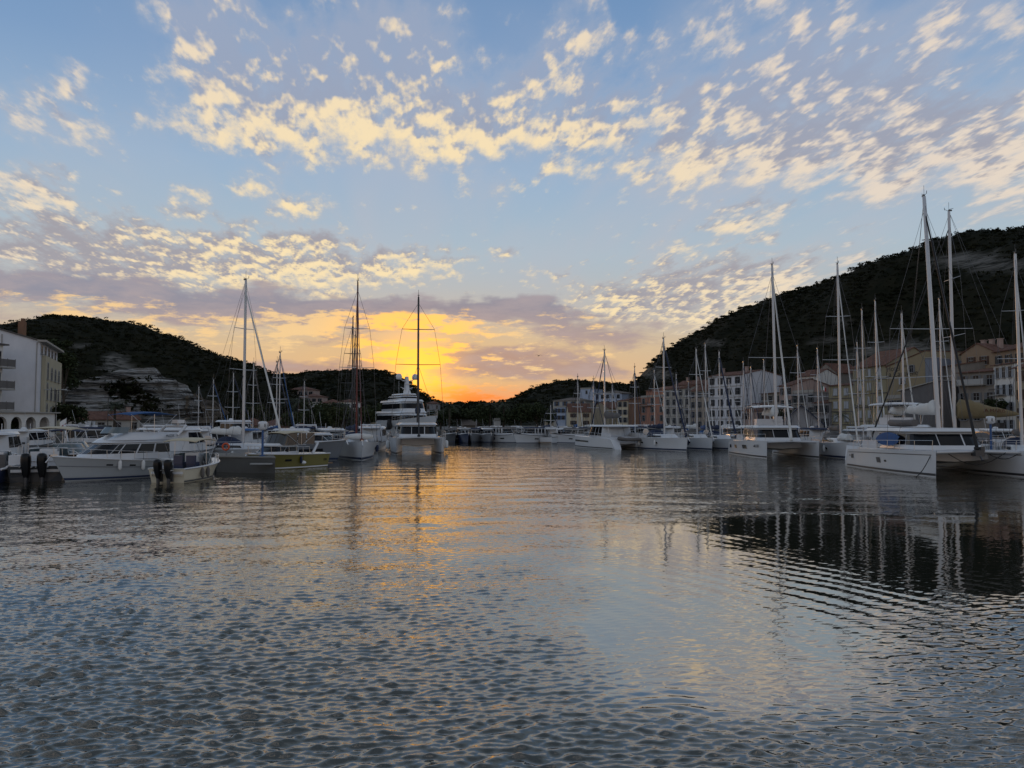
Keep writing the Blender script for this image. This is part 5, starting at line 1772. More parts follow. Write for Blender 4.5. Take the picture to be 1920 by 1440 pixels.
for (a, b, sg) in (((5.15, -1.8, 1.5), (5.4, 1.6, 1.45), .75), ((5.15, 2.65, 1.5), (5.5, .6, 1.35), .35), ((5.3, -2.65, 1.4), (5.5, -3.8, -.1), .2)):
    a, b = Vector(a), Vector(b)
    ml.tube([a.lerp(b, k / 8) - Vector((0, 0, sg * math.sin(math.pi * k / 8))) for k in range(9)], .025, 5)
ml.obj('mooring_rope', M['black_rubber'], cg)
MB().box((5.35, 0, 1.42), (.5, .5, .35)).tube([(5.4, 0, 1.5), (5.75, .05, 1.0)], .06, 6).lathe([(.14, 0), (.14, .3)], (5.4, .25, 1.5), 8).obj('anchor_roller', M['dark_grey'], cg)

# second white catamaran
ce, chh, ci2 = catamaran('white catamaran with flybridge canopy and pale furled sail at mid right', 1450, 74.2, 16.5, 11.5, 6.3, 497, cover='sailcloth', furl='sailcloth', furl_r=.12, fly='gelcoat', mast_r=.14, roofz=1.2, boomc=.40, lean=-.5)
for sd, (h, o) in zip((1, -1), chh):
    if sd < 0:
        for tt in (.10, .30, .57):
            w_ = .034 if tt < .5 else .056
            h.band(.50, .74, tt - w_, tt + w_, .022, 3, (-1,)).obj('hull_window', M['tint_glass'], o)
        q0 = h.pt(.83, .70, -1, .02)
        text_on('NEL 313', .36, M['ink'], o, q0, (1, 0.10, 0), (0, 0, 1), 'hull_number')

# yachts beyond it
sailboat('white sailing yacht with a tall mast and white bag on deck between the catamarans', 1572, 72.5, 14, 13.0, 497, cover='cover_grey', furl='sailcloth', mast_r=.12, f=(1.2, 1.5), hood='cover_grey', group='yachts at the right pontoon')
bag = MB()
rs = []
rg = random.Random(3)
for k in range(9):
    f_ = k / 8
    w_ = .75 * math.sin(math.pi * (.1 + .8 * f_)) ** .7
    rs.append([(1.2 + 2.4 * f_, w_ * math.cos(a) * rg.uniform(.85, 1.1), 1.62 + .55 * max(0, math.sin(a)) * rg.uniform(.8, 1.2)) for a in [2 * math.pi * j / 10 for j in range(10)]])
bo_ = bag.rings(rs, True, True, True).obj('sail_bag', M['sailcloth'])
pp = at(1572, 72.5)
bo_.matrix_world = Matrix.Translation(pp) @ Matrix.Rotation(heading(1572, 14), 4, 'Z')
tag(bo_, 'lumpy white sail bag lying on the yacht foredeck between the catamarans', 'sail bag')
sy, syh = sailboat('large sailing yacht with an ochre sail cover behind the big catamaran', 1797, 63.0, -62, 15.0, 392, cover='cover_ochre', furl='black_rubber', mast_r=.14, f=(1.3, 1.6), hood='cover_grey', group='yachts at the right pontoon', cover_r=.80, xm=.02, boomz=2.3, taper=.22)
bm_ = [c for c in sy.children if c.name.startswith('boom')][0]
text_on('STELLA MARIS', .42, mat('ink_brown', (.10, .03, .02, 1), .8), bm_, (-2.1, .47, 1.40 + 2.3 + .46), (-1, .12, -.02), (0, -.1, 1))
sailboat('white sailing yacht whose mast stands at the right picture edge', 1912, 58.0, 8, 12.0, 475, cover='cover_grey', furl='sailcloth', mast_r=.12, group='yachts at the right pontoon', lean=-.4)
catamaran('white catamaran with a long pale sun canopy behind the big catamaran', 1690, 69.0, 165, 11.0, 6.4, 585, cover='sailcloth', furl='sailcloth', fly='gelcoat', mast_r=.10, boomc=.42)
for i, (px, top, Y, al, cov, fu, lab) in enumerate([
        (1644, 565, 79, 10, 'cover_grey', 'sailcloth', 'yacht with a brown grey sail cover before the yellow hotel'),
        (1618, 582, 84, 12, 'cover_navy', 'cover_ochre', 'yacht with an ochre furled headsail before the yellow hotel'),
        (1608, 640, 92, 170, 'cover_navy', 'sailcloth', 'small yacht stern on between the slim masts before the yellow hotel'),
        (1764, 562, 76, 15, 'cover_navy', 'sailcloth', 'yacht whose mast rises just behind the big catamaran mast'),
        (1533, 655, 96, 12, 'cover_navy', 'sailcloth', 'yacht moored before the grey shuttered house'),
        (1495, 650, 100, 14, 'cover_blue', 'sailcloth', 'yacht moored right of the white catamaran mast'),
        (1470, 690, 108, 165, 'cover_navy', 'cover_navy', 'small yacht behind the white catamaran flybridge'),
        (1432, 676, 106, 12, 'cover_navy', 'sailcloth', 'yacht close left of the white catamaran mast'),
        (1393, 680, 112, 14, 'cover_blue', 'cover_navy', 'yacht with a blue cover before the white block side wall'),
        (1407, 690, 100, 16, 'cover_navy', 'cover_navy', 'yacht before the right corner of the white block')]):
    sailboat(lab, px, Y, al, 9.5 + (i % 3), top, cover=cov, furl=fu, group='yachts before the right quay', detail=0, seed=i, hood=cov if cov != 'sailcloth' else 'cover_navy', mast_r=.085)

# yachts left of the white catamaran, bows out
sailboat('long white yacht with navy furled headsail beside the grey catamaran', 1240, 91.0, 27, 12.5, 636, furl='cover_navy', cover='cover_navy', mast_r=.12, f=(1.25, 1.5), group='yachts off the white block', furl_r=.12)
sailboat('middle white yacht with a grey hood in the row of three', 1303, 93.0, 22, 10.5, 655, furl='sailcloth', cover='sailcloth', mast_r=.10, f=(1.2, 1.45), hood='cover_grey', group='yachts off the white block')
sailboat('right white yacht of the row with a thick navy headsail', 1346, 94.0, 24, 10.5, 660, furl='cover_navy', cover='cover_navy', mast_r=.10, f=(1.1, 1.3), group='yachts off the white block', furl_r=.14)
for i, (px, top, Y, lab) in enumerate([(1322, 645, 106, 'yacht with a thick mast before the beige house'), (1266, 702, 118, 'small yacht before the grey cream five storey house'), (1224, 694, 122, 'yacht with crossed spreaders before the orange house'),
                                       (1189, 690, 124, 'yacht before the dark brown house wall'), (1146, 722, 140, 'small yacht before the far narrow white house'), (1110, 712, 142, 'yacht before the far tan gable wall'), (1082, 708, 144, 'yacht before the low red roofed house'), (1030, 760, 120, 'small dark boat with bare pole mast among the far launches'),
                                       (1364, 712, 120, 'small yacht before the white block windows'), (1290, 716, 130, 'small yacht deep in the row before the beige house')]):
    sailboat(lab, px, Y, 15 + 6 * (i % 3), 9 + i % 3, top, cover=('cover_blue', 'cover_navy', 'sailcloth')[i % 3], furl=('sailcloth', 'cover_navy')[i % 2], group='yachts before the right quay', detail=0, seed=20 + i, mast_r=.09, hull='navy_paint' if px == 1030 else 'gelcoat', hood=('cover_blue', 'cover_navy', 'cover_grey')[i % 3])

# grey white catamaran seen from its stern quarter
ca, cah, ci3 = catamaran('white catamaran with a black wrapped saloon and dinghy at its stern', 1140, 97, -150, 11.0, 6.2, 640, cover='cover_grey', furl='cover_navy', mast_r=.12, roofz=1.35, boomc=.45, f=1.6, furl_r=.10, glass=(.08, .97))
for sd, (h, o) in zip((1, -1), cah):
    h.band(.52, .66, .52, .97, sides=(sd,)).obj('hull_window', M['tint_glass'], o)
ca.scale = (.92, .92, .92)
dn = MB().tube([(-1.5, .55, 0), (.9, .55, 0), (1.5, .25, .12), (1.65, 0, .16), (1.5, -.25, .12), (.9, -.55, 0), (-1.5, -.55, 0)], .2, 8).box((-.1, 0, -.06), (2.9, .9, .1)).obj('dinghy', M['cover_grey'])
dn.matrix_world = Matrix.Translation(ca.location) @ Matrix.Rotation(ca.rotation_euler.z, 4, 'Z') @ Matrix.Translation((-5.35, 0, 1.15)) @ Matrix.Rotation(math.pi / 2, 4, 'Z')
tag(dn, 'grey inflatable dinghy hung across the catamaran stern', 'dinghy')

# motor boats filling the gaps before the right quay
for i, (px, Y, al, L, hl, lab) in enumerate([(1215, 108, 20, 8, 'gelcoat', 'white hardtop cruiser behind the long white yacht'), (1262, 112, 160, 7.5, 'gelcoat', 'small white cruiser seen stern on behind the row of three yachts'), (1378, 104, 15, 8, 'navy_paint', 'navy hulled cruiser behind the right white yacht of the row'),
                                             (1520, 88, 200, 8, 'gelcoat', 'cruiser with a dark cabin behind the white catamaran'), (1640, 74, 150, 9, 'gelcoat', 'white cruiser at the left bow of the big catamaran'), (1870, 76, 20, 9, 'gelcoat', 'white cruiser behind the ochre sail cover'), (1170, 112, 30, 8, 'gelcoat', 'white cruiser left of the long white yacht')]):
    cruiser(lab, px, Y, al, L, L * .34, hl, group='cruisers before the right quay', arch=i % 2 == 0, roof='gelcoat' if i % 3 else 'cover_navy')

# ------------------------------------------------------------------ head of the harbour: launches and trawler yachts
far = [(846, 124, 12, 9, 'dark_grey', 'dark hulled launch nearest the motor yacht at the harbour head'), (872, 122, 8, 10, 'navy_paint', 'blue hulled launch with a white wheelhouse'), (893, 121, -12, 9, 'grey_paint', 'grey hulled launch with a small open wheelhouse'),
       (913, 120, 10, 9, 'grey_paint', 'second grey launch beside the big white trawler yacht'), (947, 119, 38, 13, 'gelcoat', 'big white trawler yacht with a row of cabin windows'), (972, 136, 10, 9, 'grey_paint', 'grey launch tucked behind the tour boat'),
       (1001, 116, -38, 12, 'gelcoat', 'white tour boat with tall window panels'), (1046, 117, 150, 9, 'gelcoat', 'white cabin launch with dark side screens'), (1072, 116, -62, 9, 'gelcoat', 'low white sports cruiser left of the dark windowed catamaran'),
       (1062, 138, 20, 9, 'grey_paint', 'grey launch behind the low sports cruiser'), (1092, 136, 15, 9, 'grey_paint', 'grey hardtop launch before the low red roofed house'), (1022, 138, -15, 9, 'grey_paint', 'grey launch far behind the tour boat'), (862, 140, 5, 8, 'gelcoat', 'small white launch behind the dark hulled launch'), (928, 140, 0, 8, 'gelcoat', 'small white launch behind the trawler yacht stern')]
for i, (px, Y, al, L, hl, lab) in enumerate(far):  # the shade on some of these hulls is put in as grey paint
    t, h, zd = cruiser(lab, px, Y, al, L, L * .33, hl, group='launches at the head of the harbour', f=(1.2, 1.9), cab=1.5 if L > 10 else 1.3, rail=True, arch=L < 10 and i % 2, flyb=False, roof=('cover_grey', 'gelcoat_dull', 'cover_navy', 'gelcoat')[i % 4], xa=-.36 if L > 11 else -.22, xf=.20)
    t.scale = (.8, .8, .8)
    if L > 11:
        for sd in (1, -1):
            for k in range(7):
                MB().box((-L * .34 + k * .95, sd * L * .33 * .405, zd + .85), (.16, .06, 1.3)).obj('window_post', M['gelcoat'], t)

# ------------------------------------------------------------------ large motor yacht
yp = at(768, 155)
Yt = thing('motor_yacht', 'large white multi deck motor yacht with twin radar domes', 'motor yacht', (yp.x, yp.y, 0), heading(768, 17))
LY, BY = 38.0, 8.2
yh = Hull(LY, BY, 3.0, 4.9, stern=.86, rake=3.6, flare=.45, p=2.3, draft=1.2, rstern=-1.2, sheer=1.2)
yb_ = yh.mesh(24).obj('hull', M['gelcoat'], Yt)
yh.band(.04, .12).obj('waterline_stripe', M['navy_paint'], yb_)
yh.band(.66, .69, .2, .98).obj('hull_line', M['grey_paint'], yb_)
yh.deck(camber=.1).obj('deck', M['teak'], Yt)
for sd in (1, -1):
    for tt in (.52, .57, .62):
        MB().lathe([(.01, 0), (.34, 0), (.34, .05), (.01, .05)], (0, 0, 0), 12).obj('porthole', M['tint_glass'], yb_).matrix_local = Matrix.Translation(yh.pt(tt, .60, sd, .02)) @ Matrix.Rotation(-sd * math.pi / 2, 4, 'X')
    MB().box(yh.pt(.30, .62, sd, .0), (6.5, .12, .7)).obj('hull_window', M['tint_glass'], yb_)
    MB().box(yh.pt(.40, .30, sd, .0), (1.3, .16, 1.7)).obj('boarding_door', M['dark_grey'], yb_)


def deckhouse(name, x0, x1, w0, w1, z0, z1, nose, shrink, gl, over=0.0):
    a, b = plan(x0, x1, w0, w1, nose, blunt=.25), plan(x0 + .2, x1 - shrink, w0 * .95, w1 * .9, nose * .8, blunt=.3)
    o = tier(a, z0, b, z1).obj(name, M['gelcoat'], Yt)
    if gl:
        gband(a, z0, b, z1, gl[0], gl[1], .03, 0, len(a) - 1).obj('window_band', M['tint_glass'], o)
    if over:
        c, d = plan(x0 - over, x1 - shrink + over * .6, w0 + .1, w1 * .95, nose * .85, blunt=.3), plan(x0 - over + .2, x1 - shrink + over * .2, w0, w1 * .85, nose * .8, blunt=.3)
        tier(c, z1, d, z1 + .38, 2, .05).obj('deck_overhang', M['gelcoat'], o)
    return o


deckhouse('main_deckhouse', -15, 7.5, 3.7, 3.3, 3.1, 5.6, 6.0, 2.4, (.35, .78), .5)
deckhouse('bridge_deckhouse', -12, 5.0, 3.3, 2.9, 5.9, 8.1, 4.6, 1.5, (.30, .82), .9)
deckhouse('sun_deck', -9, 1.5, 2.6, 2.2, 8.45, 9.4, 3.0, .8, (.45, .85), 0)
tier(plan(-7, 0.4, 2.3, 1.9, 2.4, blunt=.4), 9.7, plan(-6.8, 0.1, 2.1, 1.7, 2.2, blunt=.4), 9.95, 2, .04).obj('hardtop', M['gelcoat'], Yt)
po = MB()
for sd in (1, -1):
    for x_ in (-6.2, -3.5, -1.5):
        po.tube([(x_, sd * 1.7, 9.3), (x_, sd * 1.7, 9.75)], .06, 6)
po.obj('hardtop_post', M['gelcoat'], Yt)
mst = MB()
mst.rings([[(-2.9, -.75, 9.9), (-.7, -.55, 9.9), (-.7, .55, 9.9), (-2.9, .75, 9.9)], [(-2.8, -.48, 11.2), (-1.5, -.36, 11.2), (-1.5, .36, 11.2), (-2.8, .48, 11.2)], [(-2.7, -.36, 13.9), (-1.9, -.28, 13.9), (-1.9, .28, 13.9), (-2.7, .36, 13.9)]])
for z_, w_ in ((11.2, 1.5), (13.0, 1.9)):
    for sd in (1, -1):
        mst.tube([(-2.2, 0, z_ - .25), (-2.2, sd * w_, z_ + .3)], .09, 6, .06)
        mst.box((-2.0, sd * .7, z_ - .1), (.5, .9, .1))
mo = mst.obj('radar_mast', M['gelcoat'], Yt)
for sd in (1, -1):
    MB().lathe([(.02, 0), (.52, .02), (.68, .25), (.70, .7), (.57, 1.1), (.32, 1.3), (.02, 1.36)], (-2.2, sd * 1.9, 13.2), 14).obj('radar_dome', M['gelcoat'], mo)
MB().tube([(-2.2, 0, 13.8), (-2.2, 0, 14.5)], .04, 5).tube([(-4.5, 1.2, 9.9), (-4.6, 1.2, 13.0)], .03, 4).tube([(-4.5, -1.2, 9.9), (-4.6, -1.2, 13.0)], .03, 4).box((-1.5, 0, 12.2), (.15, 1.5, .14)).obj('antenna', M['gelcoat'], mo)
MB().lathe([(.5, 0), (.6, .3), (.3, .65), (.02, .7)], (-5.2, 1.3, 9.95), 10).obj('satellite_dome', M['gelcoat'], Yt)
Yt.scale = (.89, .89, .89)
yh.guard(.95, .50, .985, 10, .03, 2).obj('bow_rail', M['steel'], Yt)
for sd in (1, -1):
    MB().lathe([(.05, -1.2), (.5, -1.0), (.62, 0), (.5, 1.0), (.05, 1.2)], (0, 0, 0), 10).obj('fender', M['black_rubber'], Yt).location = yh.pt(.47, .8, sd, .5)
MB().tube([(18.6, 0, 4.9), (18.9, 0, 6.6)], .05, 5).obj('jackstaff', M['steel'], Yt)

# ------------------------------------------------------------------ left hand moorings
cf, cfh, _i = catamaran('pale catamaran bow on in front of the large motor yacht', 783, 81.5, 1.5, 11.0, 6.0, 558, cover='cover_navy', furl='dark_mast', furl_r=.08, mm='dark_mast', mast_r=.12, roofz=1.25, f=1.75, hullw=1.6, spread=(.46, .74))
for sd, (h, o) in zip((1, -1), cfh):
    fender(o, h.pt(.42, .55, sd, .22), .2, .75)
ms_, msh = sailboat('white yacht bow on with a dark red mast and red furled sail', 667, 71, 5, 12.5, 530, B=4.3, mm='red_mast', furl='red_mast', cover='cover_navy', mast_r=.085, f=(1.25, 1.6), group='yachts at the left pontoon', furl_r=.05)
rs = []
for k in range(9):
    f_ = k / 8
    w_ = .9 * math.sin(math.pi * (.1 + .8 * f_)) ** .6
    rs.append([(2.2 + .9 * f_, -1.3 + 2.6 * f_ if False else (f_ - .5) * 2.6, 1.75 + .38 * w_ * (1 + math.sin(a)) + .04 * math.cos(5 * a)) if False else (3.3 + .42 * w_ * math.cos(a), (f_ - .5) * 2.4, 1.95 + .34 * w_ * math.sin(a)) for a in [2 * math.pi * j / 10 for j in range(10)]])
dob = MB().rings(rs, True, True, True).obj('rolled_dinghy', M['sailcloth'])
dob.matrix_world = Matrix.Translation(ms_.location) @ Matrix.Rotation(ms_.rotation_euler.z, 4, 'Z')
tag(dob, 'rolled white dinghy lying across the yacht foredeck', 'dinghy')
sailboat('yacht with a dark mast just left behind the red masted yacht', 658, 94, 10, 12, 598, mm='dark_mast', cover='cover_navy', furl=None, mast_r=.085, group='yachts at the left pontoon')
sailboat('yacht with a short dark mast right behind the red masted yacht', 663, 102, 8, 11, 632, mm='dark_mast', cover='cover_navy', furl=None, mast_r=.08, group='yachts at the left pontoon')
sb_, _h = sailboat('white yacht with a tall mast and white sail cover behind the concrete pontoon', 446, 62, 38, 11.5, 525, cover='sailcloth', furl='sailcloth', mast_r=.12, f=(1.0, 1.25), group='yachts at the left pontoon', cover_r=.34, furl_r=.10)
for i, (px, top, Y, al, lab) in enumerate([(367, 725, 108, 40, 'small yacht with the leftmost short mast under the cliff'), (394, 712, 104, 35, 'small yacht with a blue furled sail under the cliff end'), (430, 700, 98, 40, 'small yacht left behind the white sail cover'),
                                           (470, 682, 96, 30, 'yacht behind the lettered mooring marker'), (519, 662, 88, 28, 'yacht with the taller of two bright masts'), (513, 680, 94, 30, 'yacht with the shorter mast beside the bright one'), (566, 715, 112, 35, 'yacht alone before the pink villas')]):
    sailboat(lab, px, Y, al, 8.5 + i % 3, top, cover=('cover_navy', 'cover_blue', 'sailcloth')[i % 3], furl=('cover_grey', 'cover_blue', 'cover_navy')[i % 3], group='small yachts behind the left pontoon', detail=0, seed=50 + i, mast_r=.075)

# flybridge cruiser
fl, flh, fz = cruiser('white flybridge cruiser with a blue sun canopy at the left', 230, 45.5, -56, 10.2, 3.5, 'hull_shaded', f=(1.15, 1.75), cab=1.2, flyb=True, xa=-.30, xf=.20, stripe='navy_paint', deckm='gelcoat', low=.25)
flh.band(.60, .64, .02, .99).obj('hull_line', M['grey_paint'], fl)
zr = fz + 1.2 + .16
bimini(fl, -3.6, 0.3, 1.35, zr + 1.95, zr + .5, 'cover_blue', name='blue_canopy')
ws0, ws1 = plan(.3, 1.35, 1.05, 1.0, .6, blunt=.3), plan(.1, 1.0, .98, .9, .5, blunt=.3)
gband(ws0, zr + .5, ws1, zr + .95, 0, 1, 0, 0, len(ws0) - 1).obj('fly_screen', mat('clear_screen', (0.10, 0.13, 0.14, 1), 0.08, spec=.7), fl)
MB().tube([(-3.7, 1.25, zr + .3), (-4.5, 1.2, zr + 1.0), (-4.5, -1.2, zr + 1.0), (-3.7, -1.25, zr + .3)], .12, 6).obj('radar_arch', M['gelcoat'], fl)
MB().box((-4.5, .3, zr + 1.35), (.65, .65, .28)).tube([(-4.5, .3, zr + 1.0), (-4.5, .3, zr + 1.25)], .1, 6).obj('radar', M['gelcoat'], fl)
text_on('ALIZEE', .24, M['ink'], fl, (-3.0, 1.36, zr + .28), (-1, 0, 0), (0, -.05, 1), 'boat_name')
for tt in (.62, .45):
    fender(fl, flh.pt(tt, .72, 1, .16), .13, .62)
for tt in (.52, .68):
    flh.band(.68, .75, tt - .022, tt + .022, .022, 3, (1,)).obj('hull_window', M['tint_glass'], fl)

fl.scale = (.80, .80, .80)

# open boats with outboards
cc, cch = runabout('white open boat with twin black outboards and a cream canopy', 364, 44.6, 153, 6.6, 2.55, 'cream_paint', 2, 'canvas_cream', 2.15, ms=1.0, f=(.85, 1.15), stripe='dark_grey', cushion='navy_paint')
for tt in (.30, .42):
    fender(cc, cch.pt(tt, .55, -1, .14), .12, .55, 'cover_grey')
cc.scale = (.88, .88, .88)
bb, bbh = runabout('dark hulled speedboat with two large black outboards at the left', 94, 45.6, 170, 7.0, 3.0, 'dark_grey', 2, None, ms=1.15, f=(.85, 1.15), cushion='gelcoat')
MB().box((-2.9, .9, 1.2), (.7, .9, .5)).obj('transom_box', M['gelcoat'], bb)
cruiser('white hardtop cruiser cut by the left picture edge', 2, 51, 164, 8.5, 3.0, 'gelcoat', cab=1.3, roof='gelcoat', f=(1.0, 1.4), xa=-.28, xf=.15)
runabout('motor boat with a long cream canopy behind the big outboards', 120, 54, 60, 7.0, 2.6, 'gelcoat', 1, 'canvas_cream', 2.35, f=(.9, 1.2))
runabout('small dark blue boat with a raised engine at the far left', -6, 43.5, 165, 5.5, 2.2, 'navy_paint', 1, None, ms=.9)
runabout('navy canopied boat behind the long cream canopy', 135, 66, 75, 6.5, 2.5, 'gelcoat', 1, 'cover_navy', 2.2)
cruiser('white hardtop fishing boat behind the open boat with twin outboards', 352, 58, 150, 8.0, 2.9, 'gelcoat', cab=1.5, xa=-.22, xf=.12, f=(1.0, 1.4))
cruiser('white cabin boat left of the white sail cover', 398, 70, 150, 7.5, 2.7, 'gelcoat', cab=1.3, arch=True)
cruiser('white cabin boat with blue trim behind the tall masted yacht', 470, 74, 160, 7.5, 2.7, 'gelcoat', cab=1.3, roof='blue_paint')
cruiser('white trawler with a high wheelhouse behind the white sail cover', 440, 82, 30, 9.0, 3.1, 'gelcoat', cab=1.9, f=(1.2, 1.8), xa=-.1, xf=.25)
yc, ych, yz = cruiser('olive yellow hulled cruiser with a white deck behind the concrete pontoon', 535, 54.5, -44, 8.2, 2.9, 'olive_yellow', f=(1.15, 1.35), cab=.75, xa=-.05, xf=.26, stripe='gelcoat', deckm='gelcoat', low=.05)
yh0 = yc
MB().tube([(-1.9, 1.3, 1.2), (-2.6, 1.25, 2.05), (-2.6, -1.25, 2.05), (-1.9, -1.3, 1.2)], .13, 6).obj('targa_arch', M['gelcoat'], yc)
bimini(yc, -2.6, 1.2, 1.15, 3.05, 2.0, 'canvas_cream', name='hard_canopy', crown=.06)
sc0, sc1 = plan(-2.4, 1.6, 1.15, 1.1, .7, blunt=.3), plan(-2.4, 1.1, 1.1, 1.05, .5, blunt=.3)
gband(sc0, 2.0, sc1, 2.95, 0, 1, 0, 0, len(sc0) - 1, .05).obj('clear_screen', mat('clear_plastic', (.045, .045, .045, 1), .12, spec=.6), yc)
fender(yc, ych.pt(.42, .42, 1, .22), .24, .2)
qq = ych.pt(.07, .55, 1, .015)
text_on('220', .26, M['ink'], yc, qq, (-1, 0, 0), (0, .12, 1), 'hull_number')
MB().lathe([(.01, 0), (.2, 0), (.2, .04), (.01, .04)], (0, 0, 0), 12).obj('porthole', M['tint_glass'], yc).matrix_local = Matrix.Translation((0.8, 1.04, yz + .42)) @ Matrix.Rotation(-math.pi / 2, 4, 'X')
yc.scale = (.84, .84, .84)
gm, gmh, gz = cruiser('grey hulled sports cruiser with a low white deckhouse', 586, 67, 42, 8.0, 3.4, 'grey_paint', f=(1.25, 1.75), cab=.75, xa=-.28, xf=.22, stripe='navy_paint', arch=True)
for sd in (1, -1):
    gmh.band(.45, .64, .45, .80, sides=(sd,)).obj('hull_window', M['tint_glass'], gm)
for i, (px, Y, al, lab) in enumerate([(560, 80, 150, 'white hardtop boat behind the olive cruiser'), (590, 84, 160, 'white cabin boat behind the grey sports cruiser'), (622, 80, 20, 'dark windowed cruiser left of the red masted yacht'), (705, 88, 165, 'white cabin boat between the red masted yacht and the catamaran'),
                                      (505, 86, 155, 'long white hardtop boat behind the mooring marker'), (330, 72, 140, 'white cabin boat behind the flybridge cruiser stern'), (60, 72, 150, 'white cabin boat before the arcade hotel'), (180, 78, 60, 'white cabin boat before the red tiled cottage'), (690, 112, 20, 'white launch left of the large motor yacht')]):
    cruiser(lab, px, Y, al, 7.5 + i % 3, 2.8, ('gelcoat', 'gelcoat', 'navy_paint')[i % 3], group='cabin boats behind the left pontoon', cab=1.25 + .15 * (i % 2), arch=i % 2 == 1, roof=('gelcoat', 'gelcoat', 'cover_navy')[(i + 1) % 3])

# ------------------------------------------------------------------ pontoons
def pontoon(label, pts, z=.85, th=.75, m='concrete'):
    o = MB().prism([(p[0], p[1]) for p in pts], z - th, z).obj('pontoon', M[m])
    tag(o, label, 'pontoon')
    return o


pa, pb, pc, pd = wl(412, 887), wl(517, 884), wl(470, 872), wl(400, 872)
P0 = at(408, 50.6); P1 = at(517, 49.2); P2 = at(508, 55.5); P3 = at(402, 56.5)
pt = pontoon('grey concrete pontoon block carrying the lettered mooring marker', [P0, P1, P2, P3], .95, 1.3)
led = MB().box(((P1.x + P0.x * .25) / 1.25 + .02, P1.y - .12, .62), (1.35, .35, .08)).obj('fender_ledge', M['gelcoat_dull'], pt)
cap_ = MB().prism([(P0.x - .05, P0.y - .06), (P1.x + .06, P1.y - .06), (P2.x + .06, P2.y), (P3.x, P3.y)], .952, 1.02).obj('coping', M['plank'], pt)
pontoon('long plank walkway behind the left hand motor boats', [at(-60, 52), at(400, 51), at(398, 53.5), at(-60, 55)], .7, .5, 'plank')
pontoon('long pontoon behind the right hand yachts', [at(1180, 101), at(1600, 83), at(1960, 72), at(1990, 75), at(1620, 86), at(1190, 104)], .8, .5, 'plank')
pontoon('walkway running out behind the big catamaran to the right edge', [at(1822, 60), at(2000, 55), at(2010, 57.5), at(1826, 62.5)], 1.05, .5, 'gelcoat_dull')
pontoon('pontoon along the launches at the harbour head', [at(826, 130), at(1100, 126), at(1102, 129), at(826, 133)], .8, .5, 'plank')


def marker(label, px, Y, ztop, zbase, txt_angles, r=.29, h=.52):
    p = at(px, Y)
    t = thing('mooring_marker', label, 'sign', (p.x, p.y, zbase))
    MB().lathe([(.075, 0), (.075, ztop - h - zbase + .02)], (0, 0, 0), 10).box((0, 0, .03), (.3, .3, .06)).obj('post', mat('post_blue', (.03, .09, .24, 1), .5), t)
    z0 = ztop - h - zbase
    dr = MB().lathe([(.08, -.04), (r * .6, -.02), (r, .06), (r, h - .06), (r * .8, h), (.02, h + .03)], (0, 0, z0), 20).obj('drum', M['gelcoat'], t)
    for a in txt_angles:
        a0 = math.atan2(-p.y, -p.x) + R(a)
        n = Vector((math.cos(a0), math.sin(a0), 0))
        text_on('E', .30, M['ink'], dr, n * (r - .004) + Vector((0, 0, z0 + h / 2)), Vector((0, 0, 1)).cross(n), (0, 0, 1))
    return t


marker('round white mooring marker lettered E on a blue post on the concrete pontoon', 493, 51.0, 3.28, 1.02, (-50, 30))
marker('round white mooring marker lettered E on a blue post behind the big catamaran', 1857, 57.0, 3.66, 1.05, (-45, 25))
lr = thing('life_ring_stand', 'orange life ring on a grey stand left of the concrete pontoon marker', 'life ring', (at(425, 52.5).x, 52.5, .90))
lr.scale = (.72, .72, .72)
MB().tube([(0, 0, 0), (0, 0, 1.1)], .05, 6).obj('stand', M['grey_paint'], lr)
ring = MB()
rr_ = []
for k in range(20):
    a = 2 * math.pi * k / 20
    rr_.append([((.30 + .085 * math.cos(b)) * math.cos(a), -.12 + .085 * math.sin(b), .95 + (.30 + .085 * math.cos(b)) * math.sin(a)) for b in [2 * math.pi * j / 8 for j in range(8)]])
ring.rings(rr_ + [rr_[0]], False, False, True).obj('ring', M['orange'], lr)
for i, (px, Y) in enumerate([(20, 53.6), (48, 53.6)]):
    b_ = at(px, Y)
    sv = thing('power_pedestal', ('white service pedestal left of the big outboards', 'white service pedestal standing above the big outboards')[i], 'pedestal', (b_.x, b_.y, .7), 0, 'service pedestals on the plank walkway')
    MB().box((0, 0, .75), (.42, .3, 1.5)).obj('body', M['gelcoat'], sv)
    MB().box((0, -.16, 1.1), (.2, .03, .12)).obj('socket_panel', M['dark_grey'], sv)

ff = at(1540, 95.0, 729)
fg_ = MB()
flg = thing('courtesy_flag', 'small green white and red flag flying before the grey shuttered house', 'flag', ff)
for k, (mm_, nm) in enumerate((('green_cloth', 'green_band'), ('white_cloth', 'white_band'), ('red_flag', 'red_band'))):
    rs = [[(k * .32 + .32 * u_ / 3, .05 * math.sin(3 * (k + u_ / 3)), -.35 * (k + u_ / 3) * .6), (k * .32 + .32 * u_ / 3, .05 * math.sin(3 * (k + u_ / 3) + .6), .75 - .35 * (k + u_ / 3) * .6)] for u_ in range(4)]
    MB().rings(rs, False, False, True, close=False).obj(nm, M[mm_], flg)
MB().tube([(-.02, 0, -1.2), (-.02, 0, .9)], .02, 4).obj('halyard', M['wire'], flg)
flg.scale = (.62, .62, .62)

